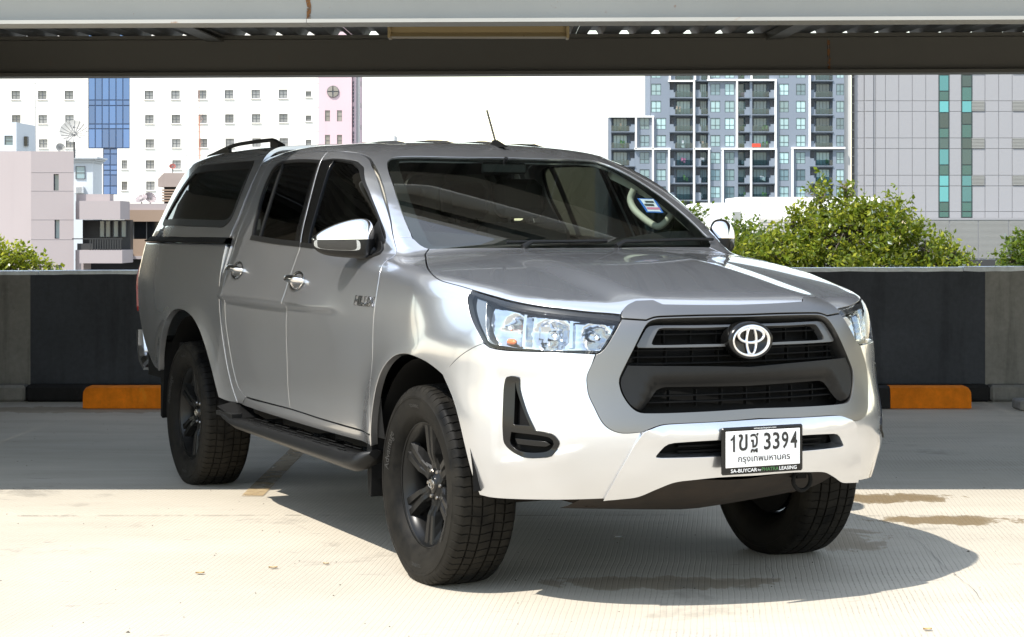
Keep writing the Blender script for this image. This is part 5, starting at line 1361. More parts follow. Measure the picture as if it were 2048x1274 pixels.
for r_i, py in enumerate([141.5]+rows+[420., 468.]):
    for px in (-75, -21.5)+tuple(lc): 
        add_win(px+(py-190)*.02, py, wsz, wsz, 'cross')
    for i, px in enumerate(rc_):
        add_win(px+(py-190)*.016, py-(i*.45 if py < 300 else 0), wsz, wsz, 'cross')
    if 150 < py < 300: add_win(617, py-2, 11*s, 11*s, 'bar')
    if py > 300:
        for px in (194, 249): add_win(px, py, 11.5*s, wsz, 'cross')
cwx = (hx(176.5), hx(259.5)); cwz = (hz(297), hz(60)); lwx = (hx(206), hx(234.5)); lwz = (hz(389), hz(297))
H2 = holes+[(cwx[0], cwx[1], cwz[0], cwz[1], .5), (lwx[0], lwx[1], lwz[0], lwz[1], .5)]
m = facade(hx(-140), hx(637), GZ0, hz(45), H2, .28)
m.box((hx(-140), .9, GZ0), (hx(637)-.05, 16, hz(45))); m.build('wall', M_HW, hotel)
for (x, z, w_, h_, st) in wins:
    f = window(hotel, x, z, w_, h_, .15, st, M_FRD, M_G1)
    inst('sill', ('hsill', round(w_, 2)), lambda w_=w_: MB().box((-w_/2-.12, -.16, -.10), (w_/2+.12, .1, 0)).build('sill', M_HW), f, (0, -.12, -h_/2-.02))
for py in (166, 214, 262, 310, 350): MB().box((hx(-140), -.03, hz(py)), (hx(176), -.002, hz(py)+.07)).build('string_course', M_HW, hotel); MB().box((hx(262), -.03, hz(py)), (hx(637), -.002, hz(py)+.07)).build('string_course', M_HW, hotel)
cwl = MB().box((cwx[0], .12, cwz[0]), (cwx[1], .3, cwz[1])).box((lwx[0], .12, lwz[0]), (lwx[1], .3, lwz[1])).build('curtain_wall', simple('curtain mullion', (.03, .06, .13), .4), hotel)
ncol = 6; dx = (cwx[1]-cwx[0])/ncol
zr = [60, 104, 148, 155.5, 200, 211, 248, 257.5, 296]
for k in range(ncol):
    for a, b_ in zip(zr[:-1], zr[1:]):
        z1, z0 = hz(a), hz(b_)
        def mk(z0=z0, z1=z1): return MB().box((.07, 0, .07), (dx-.07, .05, z1-z0-.07)).build('pane', M_GB)
        inst('pane', ('cw', round(z1-z0, 2)), mk, cwl, (cwx[0]+k*dx, .07, z0))
for k in range(2):
    dl = (lwx[1]-lwx[0])/2
    for a, b_ in zip([297, 308, 330, 340.5, 350, 372, 389][:-1], [297, 308, 330, 340.5, 350, 372, 389][1:]):
        z1, z0 = hz(a), hz(b_)
        def mk(z0=z0, z1=z1): return MB().box((.07, 0, .07), (dl-.07, .05, z1-z0-.07)).build('pane', M_GB)
        inst('pane', ('cwl', round(z1-z0, 2)), mk, cwl, (lwx[0]+k*dl, .07, z0))
# pink stair tower at its right end
M_G2 = city_glass('taupe glass', (.22, .20, .18), .15, .2)
slots = [(hx(650.5), hx(660.5), hz(py+10), hz(py-12)) for py in (233, 282, 331)]+[(hx(674.5), hx(684.5), hz(py+10), hz(py-12)) for py in (233, 282, 331)]
pt = facade(hx(637.2), hx(704), GZ0, hz(45), slots, .3, -.35); pt.box((hx(637.2)+.05, .1, GZ0), (hx(704)-.05, 14, hz(45)))
pt.build('stair_tower', M_HP, hotel)
for a, b_, c_, d_ in slots: window(hotel, (a+b_)/2, (c_+d_)/2, b_-a, d_-c_, -.22, 'bar', M_FRD, M_G2)
n = 28; rw = MB(); rw.lathe([(0,-.02),(11*s,-.02),(11*s,-.1),(12*s,-.1),(12*s,.0)], n, c=(hx(666.5), -.37, hz(183.5))); rwo = rw.build('round_window', M_FRD, hotel)
rp = MB()
for q in range(4):
    a0 = q*math.pi/2; pts = [(.06*math.copysign(1, math.cos(a0+.5)), .06*math.copysign(1, math.sin(a0+.5)))]
    pts = [(hx(666.5)+.08*(1 if q in (0, 3) else -1), hz(183.5)+.08*(1 if q < 2 else -1))]+[(hx(666.5)+10.5*s*math.cos(a0+math.pi/2*k/8)*.97+.05*(1 if q in (0, 3) else -1), hz(183.5)+10.5*s*math.sin(a0+math.pi/2*k/8)*.97+.05*(1 if q < 2 else -1)) for k in range(9)]
    MB().prism(pts, -.52, -.45, axis='Y').build('pane', M_G2, rwo)
sd = MB(); sd.box((hx(704.2), .6, GZ0), (hx(708.5), 14, hz(45))); sd.build('side_wing', M_HP, hotel)
for py in np.arange(90, 330, 7.2):
    k = int(py/7.2) % 7
    if k == 0: continue
    MB().box((hx(705.2), .5, hz(py+5)), (hx(707.2), .62, hz(py))).build('slit_window', M_FRD, hotel)
MB().box((hx(708.5)-.1, 3.0, GZ0), (hx(708.5)+.3, 5.4, hz(45))).build('duct', simple('grey duct', .42, .6), hotel)
for py in (150, 195, 241, 286):
    MB().box((hx(708.5)-.1, 10.6, hz(py+10)), (hx(708.5)+.02, 11.9, hz(py))).build('slit_window', M_FRD, hotel)
# red and white mast in front of it
YM = 200.; mst = MB(); p0 = at(402, 560, YM); p1 = at(398.5, 232, YM)
for dx_, dy_ in ((-.18, 0), (.18, 0), (0, .3)): mst.tube([(p0[0]+dx_, YM+dy_, GZ0), (p1[0]+dx_*.3, YM+dy_*.3, p1[2])], .03, 5)
for k in range(26):
    z = -2+k*.62
    if z > p1[2]: break
    mst.tube([(p0[0]-.15, YM, z), (p0[0]+.15, YM, z+.3), (p0[0], YM+.25, z+.6)], .015, 4)
mst.tube([(p1[0], YM, p1[2]), at(398, 175, YM)], .025, 5)
tag(mst.build('radio_mast', simple('faded red mast', (.55, .26, .18), .6)), 'thin red lattice radio mast in front of the white hotel', 'mast')

# ---- condominium: blue-grey grid with white frames and balconies
YC = 315.; s = scale_at(YC)
def cx_(zx): return at(1190+zx/3.747, 0, YC)[0]
def cz_(zy): return at(0, 140+zy/3.747, YC)[2]
M_CW = render_mat('blue grey render', (.205, .238, .285), .05, .06, stain=.15)  # blue-grey wall, lightened and blued to stand in for distance haze
M_CB = render_mat('balcony recess render', (.20, .22, .28), .05, .1, stain=.1)
M_WF = render_mat('white frame render', (.82, .82, .80), .03, .1, stain=.1)
M_CF = simple('condo window frame', (.06, .085, .095), .4)
M_CG = city_glass('teal window glass', (.28, .41, .42), .15, .45)  # pane colours also lightened in place of haze
M_CG2 = city_glass('dark window glass', (.15, .23, .26), .1, .45)
M_RAIL = glass('balcony glass', (.55, .66, .68))
condo = empty('condominium_tower', (0, YC, 0), 0, 'blue-grey condominium tower with white grid frames and glass balconies', 'building')
pit = 128.2; r0 = 146.   # row centre of the first full window row
rowz = [r0+pit*k for k in range(-2, 9)]
WC = [(420, 495), (865, 938), (973, 1045), (1380, 1452), (1507, 1578), (1808, 1866)]
BC = [(560, 735), (755, 848), (1072, 1160), (1178, 1345), (1612, 1783)]
holes = []; wl = []; bl = []
rngc = random.Random(11)
for k, zc_ in enumerate(rowz):
    for a, b_ in WC:
        if a == 420:
            if zc_ > 300: a, b_ = 458, 532
        if a == 1507 and zc_ > 600: a, b_ = 1503, 1576
        holes.append((cx_(a), cx_(b_), cz_(zc_+43), cz_(zc_-43))); wl.append((a, b_, zc_))
    for a, b_ in BC:
        holes.append((cx_(a), cx_(b_), cz_(zc_+58), cz_(zc_-58), 1.6)); bl.append((a, b_, zc_))
    if zc_ > 380:
        holes.append((cx_(335), cx_(408), cz_(zc_+43), cz_(zc_-43))); wl.append((335, 408, zc_))
        holes.append((cx_(122), cx_(298), cz_(zc_+58), cz_(zc_-58), 1.6)); bl.append((122, 298, zc_))
m = facade(cx_(420), cx_(1868), GZ0, cz_(-160), [h for h in holes if h[0] >= cx_(420)-.01], .18); m.box((cx_(420), 1.9, GZ0), (cx_(1868), 15, cz_(-160))); m.build('wall', M_CW, condo)
m = facade(cx_(100), cx_(420)-.003, GZ0, cz_(352), [h for h in holes if h[1] < cx_(420)], .18); m.box((cx_(100), 1.9, GZ0), (cx_(420)-.01, 15, cz_(352))); m.build('wing_wall', M_CW, condo)
MB().box((cx_(30), .3, GZ0), (cx_(100)-.02, 15, cz_(360))).build('white_end_wall', M_WF, condo)
MB().box((cx_(1870), .6, GZ0), (cx_(1920), 12, cz_(-160))).build('concrete_shaft', render_mat('pale raw concrete', (.50, .49, .47), .1, .2), condo)
for a, b_, zc_ in wl:
    window(condo, cx_((a+b_)/2), cz_(zc_), cx_(b_)-cx_(a), cz_(zc_-43)-cz_(zc_+43), .10, 'tee', M_CF, M_CG if rngc.random() < .72 else M_CG2)
def balcony(a, b_, zc_):
    x0, x1 = cx_(a), cx_(b_); z0, z1 = cz_(zc_+58), cz_(zc_-58); w_ = x1-x0; h_ = z1-z0
    gw = w_*(.60 if b_-a > 100 else .66); left = (a in (122, 1178, 1072)); gx = x0+.18+gw/2 if left else x1-.12-gw/2
    if b_-a > 160: gx = (x0+x1)/2+(.12*w_ if not left else -.10*w_)
    window(condo, gx, z0+h_*.46, gw, h_*.88, 1.52, 'slide', M_CF, M_CG if rngc.random() < .7 else M_CG2)
    side = x1-.4 if left else x0+.4
    key = ('louv', 1)
    def mk():
        mm = MB(); mm.box((-.36, .0, -.55), (.36, .06, .55))
        for q in range(9): mm.box((-.32, -.05, -.5+q*.118), (.32, .0, -.5+q*.118+.06))
        return mm.build('louvre_panel', simple('dark louvre', (.05, .055, .065), .6))
    inst('louvre_panel', key, mk, condo, (side, .35, z1-.75))
    def mk2(): return MB().box((-.45, 0, 0), (.45, .10, .85)).box((-.45 if not left else -.2, 0, .85), (.2 if not left else .45, .10, 1.25)).build('balustrade', M_CW)
    inst('balustrade', ('bal', left), mk2, condo, (x0+.46 if not left else x1-.46, -.02, z0))
    def mk3():
        return MB().box((-w_/2+(.92 if not left else .02), 0, .08), (w_/2-(.02 if not left else .92), .02, .98)).build('glass_railing', M_RAIL)
    inst('glass_railing', ('rail', a, left), mk3, condo, ((x0+x1)/2, .05, z0))
    MB().box((x0-.05, -.22, z0-.13), (x1+.05, .10, z0-.005)).build('slab_edge', M_WF if rngc.random() < 0 else M_CW, condo)
    r = rngc.random()
    if r < .5:   # laundry, plants and stored things
        col = rngc.choice([(.75, .75, .74), (.6, .22, .35), (.5, .4, .3), (.1, .1, .12), (.10, .22, .08)])
        mm = MB(); px_ = rngc.uniform(x0+.9, x1-.9); 
        for q in range(3): zz = rngc.uniform(.3, 1.1); xx = px_+rngc.uniform(-.4, .4); mm.bbox((xx-.18, .5+q*.1, z0+zz-.3), (xx+.18, .62+q*.1, z0+zz+.35), .05)
        mm.build('balcony_clutter', simple('clutter %.2f %.2f %.2f' % col, col, .8), condo)
for t in bl: balcony(*t)
m = MB().bbox((cx_(1176), -.15, cz_(578)), (cx_(1240), -.05, cz_(552)), .02); m.build('red_banner', simple('red banner', (.65, .06, .03), .6), condo)
def frame(zx0, zy0, zx1, zy1, t=13, pr=.55):
    MB().box((cx_(min(zx0, zx1)-t/2), -pr, cz_(max(zy0, zy1)+t/2)), (cx_(max(zx0, zx1)+t/2), -.003, cz_(min(zy0, zy1)-t/2))).build('white_frame', M_WF, condo)
BOT = 1500
for q in [(110,350,435,350),(306,363,306,584),(433,363,433,584),(300,591,560,591),(553,605,553,BOT),(433,605,433,BOT),(560,-160,560,70),(554,83,741,83),(741,97,741,BOT),(748,-160,748,70),
          (851,-160,851,62),(845,76,1352,76),(1062,90,1062,582),(1351,90,1351,582),(748,591,858,591),(853,605,853,BOT),(950,591,1354,591),(955,605,955,BOT),(1168,605,1168,BOT),(1355,605,1355,BOT),
          (1171,-160,1171,62),(1607,-160,1607,572),(1475,585,1866,585),(1478,599,1478,BOT)]:
    frame(*q)

# ---- grey panel-clad tower with two glass strips, louvred podium
YT = 178.; s = scale_at(YT)
def tx(zx): return at(1650+zx/2.962, 0, YT)[0]
def tz(zy): return at(0, 130+zy/2.962, YT)[2]
M_TP = render_mat('grey cladding panel', (.30, .298, .31), .03, .2, .6, .1)
M_TJ = simple('cladding joint', (.275, .272, .282), .8)
M_TL = render_mat('podium louvre', (.28, .28, .265), .05, .3, .6, .25)
M_TG = city_glass('teal strip glass', (.05, .24, .25), .05, .4)
M_TG2 = city_glass('dark strip glass', (.02, .055, .055), .05, .5)
M_TS = city_glass('green spandrel glass', (.02, .10, .09), .1, .2)
tower = empty('office_tower', (0, YT, 0), 0, 'grey panel-clad office tower with two vertical strips of teal glass', 'building')
MB().prism([(tx(172), .06), (tx(2100), .06), (tx(2100)+8, 22), (tx(172)+4.6, 22)], tz(912), tz(-60)).build('core_wall', M_TJ, tower)
colx = [172, 232, 286, 300, 358, 437, 517, 597, 677]
colx2 = [731, 812]; colx3 = [868, 948, 1029, 1109, 1189, 1270, 1350, 1430, 1510, 1590, 1670, 1750, 1830, 1910, 1990]
rowz_ = [-60, 52, 212, 275, 432, 495, 653, 716, 868, 908]
def pan(a, b_, z0, z1, pr=0., mt=None):
    w_, h_ = tx(b_)-tx(a)-.05, tz(z0)-tz(z1)-.05
    def mk(): return MB().box((0, 0, 0), (w_, .06, h_)).build('cladding_panel', mt or M_TP)
    inst('cladding_panel', ('tp', round(w_, 2), round(h_, 2), (mt or M_TP).name), mk, tower, (tx(a)+.025, -pr, tz(z1)+.025))
for cols in (colx, colx2, colx3):
    for a, b_ in zip(cols[:-1], cols[1:]):
        for z0, z1 in zip(rowz_[:-1], rowz_[1:]): 
            pan(a, b_, z0, z1, .12 if (a, b_) == (232, 286) else 0.)
for i, (a, b_) in enumerate(((869, 944), (1110, 1189), (1350, 1428))):
    for z0, z1 in ((212, 270), (432, 492), (653, 710), (-2, 50)):
        m = MB(); 
        for q in range(7): zz = tz(z1)+(tz(z0)-tz(z1))*q/7; m.box((tx(a), -.09, zz), (tx(b_), -.003, zz+(tz(z0)-tz(z1))/7*.7))
        m.build('vent_grille', M_TL, tower)
for a, b_, kinds in ((679, 730, 'TtSTdSdTSTTS'), (813, 866, 'TdSTdSddSTTS')):
    zz = [-60, 60, 155, 212, 282, 375, 432, 497, 592, 653, 718, 812, 868]
    if a > 800: zz = [-60, 60, 130, 212, 282, 352, 432, 497, 592, 653, 718, 812, 868]
    sf = MB().box((tx(a)-.12, -.02, tz(904)), (tx(b_)+.12, .055, tz(-60))).build('window_strip', simple('strip frame', (.03, .045, .045), .4), tower)
    zz = zz+[903]; kinds = kinds+'S'
    for z0, z1, k in zip(zz[:-1], zz[1:], kinds):
        mt = {'T': M_TG, 't': M_TG, 'S': M_TS, 'd': M_TG2}[k]
        MB().box((tx(a), -.06, tz(z1)+.05), (tx(b_), -.021, tz(z0)-.05)).build('pane', mt, sf)
pod = MB().prism([(tx(480), -1.2), (tx(2100), -1.2), (tx(2100)+8, 22), (tx(480)+5.4, 22)], GZ0, tz(914)-.02).build('podium', M_TJ, tower)
for a, b_ in ((480, 718), (722, 889), (893, 1068), (1072, 1250), (1254, 1430), (1434, 2100)):
    for z0, n in ((918, 34),):
        for q in range(n):
            zc_ = 918+q*6.9
            if zc_ > 1145: break
            MB().box((tx(a), -1.26, tz(zc_+4.6)), (tx(b_)-.03, -1.201, tz(zc_))).build('louvre_slat', M_TL, tower)
MB().box((tx(480), -1.30, tz(917)), (tx(2100), -1.0, tz(908))).build('cornice', M_TP, tower)
MB().box((tx(600), -1.30, tz(1240)), (tx(2100), -1.19, tz(1152))).build('dark_band', simple('dark podium band', .03, .6), tower)
lad = MB(); lad.box((tx(154), -.3, GZ0), (tx(171), -.2, tz(-60))); lad.build('dark_downpipe', simple('dark pipe', .015, .6), tower)
for q in range(14): MB().box((tx(152), -.34, tz(20+q*52)), (tx(172), -.305, tz(24+q*52))).build('pipe_clip', simple('pipe clip', .12, .6), tower)

# ---- low white building before the condominium
YL = 140.
def lx(px): return at(px, 0, YL)[0]
def lz(py): return at(0, py, YL)[2]
M_LW = render_mat('white paint', (.80, .79, .77), .03, .2, stain=.15)
low = empty('white_building', (0, YL, 0), 0, 'low white building with rounded corner in front of the condominium', 'building')
pts = [(lx(1393), GZ0), (lx(1760), GZ0), (lx(1760), lz(394)), (lx(1480), lz(394)), (lx(1480), lz(405.5)), (lx(1402), lz(405.5)), (lx(1396), lz(408)), (lx(1393), lz(414))]
MB().prism(pts, 0, 10, axis='Y').build('wall', M_LW, low)
MB().box((lx(1465.5), -.04, lz(440)), (lx(1482), -.002, lz(423.5))).build('window', simple('low building glass', (.25, .26, .25), .2), low)
for py in (429, 435): MB().tube([(lx(1484), -1.2, lz(py)), (lx(1600), -1.2, lz(py))], .05, 6).build('handrail', M_LW, low)
MB().box((lx(1513), -1.5, lz(600)), (lx(1700), -.05, lz(438.5))).build('annex', render_mat('beige block', (.46, .44, .40), .05, .3), low)
MB().box((lx(1482), -1.4, lz(600)), (lx(1512.5), -.05, lz(438.5))).build('annex_end', M_LW, low)
for k in range(7): MB().box((lx(1513.5), -1.53, lz(445+k*5.5)), (lx(1700), -1.501, lz(444.4+k*5.5))).build('course_line', simple('course line', .3, .8), low)
MB().tube([(lx(1517), -1.0, lz(440)), (lx(1517), -1.0, lz(402))], .035, 6).build('pole', simple('thin pole', .3, .6), low)

# ---- pink office block at the left with a balcony
YP = 105.
def ox(px): return at(px, 0, YP)[0]
def oz(py): return at(0, py, YP)[2]
M_OP = render_mat('pinkish grey render', (.36, .315, .315), .03, .15, stain=.18)
M_OS = render_mat('brown beige render', (.30, .22, .165), .06, .2, stain=.3)
office = empty('pink_office_block', (0, YP, 0), 0, 'pinkish grey low office block with recessed balcony at the left', 'building')
c0, c1 = ox(62), ox(147.5)
m = facade(c0, c1, GZ0, oz(302.5), [(ox(107), ox(117.5), oz(382), oz(348)), (ox(109), ox(119), oz(477.5), oz(439)), (ox(111), ox(124), oz(560), oz(530))], .35)
V = m
# left flank turned back a little
m.add([(c0, 0, GZ0), (c0, 0, oz(302.5)), (ox(-60), 1.6, oz(300)), (ox(-60), 1.6, GZ0)], [(0, 1, 2, 3)])
m.add([(c0, 0, oz(302.5)), (c1, 0, oz(302.5)), (c1-3.6, 14, oz(302.5)), (ox(-60), 14, oz(302.5)), (ox(-60), 1.6, oz(302.5))], [(0, 1, 2, 3, 4)]); m.add([(c1, 0, GZ0), (c1-3.6, 14, GZ0), (c1-3.6, 14, oz(302.5)), (c1, 0, oz(302.5))], [(0, 1, 2, 3)])
m.build('wall', M_OP, office)
for (a, b_, c_, d_) in ((107, 117.5, 382, 348), (109, 119, 477.5, 439), (111, 124, 560, 530)):
    window(office, ox((a+b_)/2), (oz(c_)+oz(d_))/2, ox(b_)-ox(a), oz(d_)-oz(c_), .2, 'plain', M_FRD, M_CG2)
for py in (344, 381, 438.5, 478): MB().box((c0, -.015, oz(py+.8)), (c1, -.002, oz(py))).build('joint_line', simple('joint shade', (.36, .32, .32), .8), office)
MB().box((ox(148.5), .5, oz(403)), (ox(216), 1.6, oz(388))).build('roof_step', M_OP, office)
MB().box((ox(165), -.8, oz(439)), (ox(246), 2.0, oz(402))).build('balcony_canopy', M_OP, office)
MB().box((ox(148.5), .35, oz(439)), (ox(164.5), 2.0, oz(402))).build('wing_wall', M_OP, office)
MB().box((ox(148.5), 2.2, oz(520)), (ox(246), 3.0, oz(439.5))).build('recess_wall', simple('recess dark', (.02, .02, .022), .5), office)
for a in (184, 196, 212, 228): window(office, ox(a+5), oz(458), .30*1, 1.0, 2.1, 'plain', M_FRD, M_CG2)
fl = MB(); fl.box((ox(165), -.8, oz(526)), (ox(250), 2.4, oz(500))); fl.box((ox(148.5), .3, oz(540)), (ox(165)-.01, 2.3, oz(500))); fl.build('balcony_slab', M_OP, office)
br_ = MB().box((ox(150), -.78, oz(478.5)), (ox(250), -.70, oz(476.5))).build('balcony_rail', simple('dark rail', .02, .5), office)
for k in range(13): 
    xx = ox(186+k*5); inst('baluster', 'balus', lambda: MB().box((-.035, 0, 0), (.035, .06, oz(478)-oz(500))).build('baluster', simple('dark rail', .02, .5)), br_, (xx, -.77, oz(500)))
for a, b_ in ((152, 184),): MB().box((ox(a), .3, oz(500)), (ox(b_), .36, oz(487))).build('planter', simple('planter dark', .03, .7), office)
# beige extension behind with dark strip window
ext = empty('beige_extension', (0, YP+6, 0), 0, 'low beige building with a dark strip window behind the truck canopy', 'building'); YE = YP+6
def ex(px): return at(px, 0, YE)[0]
def ez(py): return at(0, py, YE)[2]
MB().box((ex(251), 0, ez(427)), (ex(420), 8, ez(407))).build('roof_edge', M_OP, ext)
MB().box((ex(251), -.25, ez(443)), (ex(420), 8, ez(420))).build('upper_band', M_OS, ext)
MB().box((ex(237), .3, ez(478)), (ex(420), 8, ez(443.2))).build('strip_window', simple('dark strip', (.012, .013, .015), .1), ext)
for px in (265, 291, 318): MB().box((ex(px), .2, ez(478)), (ex(px+1.5), .299, ez(443.2))).build('mullion', simple('mullion grey', .12, .5), ext)
MB().box((ex(251), -.1, ez(514)), (ex(420), 8, ez(478.2))).build('lower_band', M_OS, ext)
MB().box((ex(251), -.25, ez(518)), (ex(420), -.11, ez(512))).build('ledge', M_OP, ext)
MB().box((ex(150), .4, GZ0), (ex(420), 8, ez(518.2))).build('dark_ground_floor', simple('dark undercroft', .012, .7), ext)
# louvred roof lantern
m = MB(); m.prism([(ex(310), ez(373)), (ex(372), ez(373)), (ex(372), ez(345)), (ex(322), ez(345)), (ex(310), ez(357))], 1., 5., axis='Y'); lt = m.build('roof_lantern', render_mat('weathered brown concrete', (.34, .28, .25), .15, .3, stain=.5), ext)
MB().box((ex(320), 1.4, ez(407)), (ex(372), 4.5, ez(373.1))).build('lantern_core', simple('lantern dark', .03, .8), ext)
for k in range(5): MB().box((ex(318), 1.0, ez(381+k*5.4)), (ex(372), 4.6, ez(378+k*5.4))).build('lantern_slat', M_OS, ext)
# small white block, far left
YW = 150.
def wx(px): return at(px, 0, YW)[0]
def wz(py): return at(0, py, YW)[2]
wb = empty('white_roof_house', (0, YW, 0), 0, 'small white rooftop house with two dark windows at the far left', 'building')
M_WB = render_mat('bluish white paint', (.55, .58, .61), .05, .3, stain=.3)
m = facade(wx(-60), wx(33), GZ0, wz(244.5), [(wx(9), wx(25.5), wz(290), wz(271.5))], .2); m.add([(wx(33), 0, GZ0), (wx(59), 2., GZ0), (wx(59), 2., wz(249)), (wx(33), 0, wz(244.5))], [(0, 1, 2, 3)]); m.add([(wx(-60), 0, wz(244.5)), (wx(33), 0, wz(244.5)), (wx(59), 2., wz(249)), (wx(-60), 2., wz(249))], [(0, 1, 2, 3)]); m.build('wall', M_WB, wb)
window(wb, wx(17.2), wz(281), wx(25.5)-wx(9), wz(271.5)-wz(290), .1, 'bar', M_FRD, M_CG2)
MB().box((wx(44), .7, wz(291)), (wx(50), 1.2, wz(272))).build('side_window', simple('side window dark', .02, .2), wb)
# white-blue stair house with cornice
YS = 128.
def sx_(px): return at(px, 0, YS)[0]
def sz_(py): return at(0, py, YS)[2]
sb = empty('pale_blue_house', (0, YS, 0), 0, 'pale blue-white house with moulded cornice and one dark window', 'building')
MB().box((sx_(120), 0, GZ0), (sx_(186), 3, sz_(325))).build('wall', M_WB, sb)
for i, (a, b_, pr) in enumerate(((325, 321, .1), (321, 317.5, .25), (317.5, 314, .4))): MB().box((sx_(120), -pr, sz_(a)), (sx_(186)+pr, 3, sz_(b_)-.001)).build('cornice', M_WB, sb)
window(sb, sx_(161), sz_(345), sx_(170.5)-sx_(151.5), sz_(332.5)-sz_(358), -.03, 'bar', M_FRD, M_CG2)
m = MB(); m.bbox((sx_(151), -.45, sz_(387)), (sx_(169), -.01, sz_(372)), .04); ac = m.build('air_conditioner', simple('unit white', .7, .5), sb)
for k in range(6): MB().box((sx_(155+k*2), -.475, sz_(386)), (sx_(156+k*2), -.451, sz_(374))).build('grille_bar', simple('unit grille', .4, .5), ac)
rl = MB(); 
for py in (300.5, 305.5, 310): rl.tube([(sx_(140), -.2, sz_(py)), (sx_(189), -.2, sz_(py))], .025, 5)
for px in (140, 152, 164, 176, 189): rl.tube([(sx_(px), -.2, sz_(314)), (sx_(px), -.2, sz_(300))], .03, 5)
rl.build('roof_railing', simple('pale rail', .55, .5), sb)
# ---- dishes
def dish(px, py, Y, r, base_py, mat, label, ax=(.15, -1., .75), tri=0):
    p = Vector(at(px, py, Y)); t = empty('satellite_dish', tuple(p), 0, label, 'satellite dish', 'satellite dishes on the roofs')
    m = MB(); m.lathe([(r*k/8, .22*r*(k/8)**2*1.6) for k in range(9)], 28, axis='Z'); q = Vector(ax).normalized().to_track_quat('Z', 'Y')
    m.v = [tuple(q @ Vector((v[0], v[1], v[2]-.18*r))) for v in m.v]; m.build('reflector', mat, t)
    rm = MB()
    for k in range(16):
        a = 2*math.pi*k/16; pts = [q @ Vector((r*u*math.cos(a), r*u*math.sin(a), .352*r*u*u-.18*r+.01)) for u in (.1, .4, .7, 1.)]; rm.tube(pts, .012*r+.004, 4)
    rm.build('rib', simple('dish rib', .18, .6), t)
    f = MB(); tip = q @ Vector((0, 0, .62*r))
    for k in range(3):
        a = 2*math.pi*k/3; f.tube([q @ Vector((r*.95*math.cos(a), r*.95*math.sin(a), .14*r)), tip], .012*r+.004, 4)
    f.lathe([(0, .08*r), (.05*r, .06*r), (.05*r, -.08*r), (0, -.09*r)], 10, axis='Z', c=tuple(tip)); f.build('feed', simple('dish feed', .2, .6), t)
    zb = at(0, base_py, Y)[2]-p.z; MB().tube([(0, .05, -.1*r), (0, .08, zb)], .05*r+.02, 8).build('pole', simple('dish pole', .12, .6), t)
M_DM = simple('dish mesh grey', (.42, .41, .38), .6)
dish(148, 265, 118., .93, 316, M_DM, 'large grey mesh satellite dish on a pole above the pink block')
dish(345, 333, YE+3, .21, 346, simple('dish red', (.35, .05, .03), .5), 'small red satellite dish on the brown roof lantern')
dish(121, 296, 122., .34, 312, M_DM, 'small grey dish left of the large mesh dish', (.6, -1, .5))
dish(283, 398, YE+2.5, .40, 408, simple('dish pinkish', (.42, .36, .37), .6), 'pinkish dish lying low on the beige roof', (-.3, -.8, .9))
dish(300, 396, YE+3.2, .40, 408, simple('dish pinkish', (.42, .36, .37), .6), 'pinkish dish tilted right on the beige roof beside the lantern', (.6, -.8, .6))
for px, y0, y1, nm in ((70, 300, 160, 'tall thin grey pole behind the white rooftop house'), (372, 420, 302, 'thin pole on the beige roof left of the canopy rail')):
    p = at(px, y1, 135.); q_ = at(px+2, y0, 135.); m = MB(); m.tube([(q_[0], 135., q_[2]-1), (p[0], 135., p[2])], .03, 5); tag(m.build('roof_pole', simple('grey pole', .35, .6)), nm, 'pole')
# a far tower block in the haze
p = at(778, 270, 700.); m = MB(); m.box((at(766, 0, 700.)[0], 0, GZ0), (at(789, 0, 700.)[0], 18, at(0, 270, 700.)[2])); tag(m.build('tower_block', render_mat('far pale block', (.6, .6, .6), .05, .02), None, (0, 700, 0)), 'faint far block on the horizon above the truck roof', 'building')

# ------------------------------------------------------------------ trees behind the parapet
def leaf_material(name, c0, c1, c2):
    b = NB(name); g = b.n('NewGeometry'); r = g.outputs['Random Per Island']
    col = b.ramp(r, (0, c0), (.55, c1), (1., c2)); b.t.nodes.remove(b.p)
    d = b.n('BsdfDiffuse', {'Color': col}); t = b.n('BsdfTranslucent', {'Color': b.mix(.5, col, (.30, .36, .03))}); gl = b.n('BsdfGlossy', {'Color': (1, 1, 1), 'Roughness': .4})
    m1 = b.n('MixShader', {0: .38, 1: d.outputs[0], 2: t.outputs[0]}); fr = b.n('Fresnel', {'IOR': 1.4}); m2 = b.n('MixShader', {0: b.math('MULTIPLY', fr.outputs[0], .3), 1: m1.outputs[0], 2: gl.outputs[0]})
    b.t.links.new(m2.outputs[0], b.out.inputs[0]); return b.m
M_BARK = simple('bark', (.12, .095, .07), .9, var=.4, vscale=4)
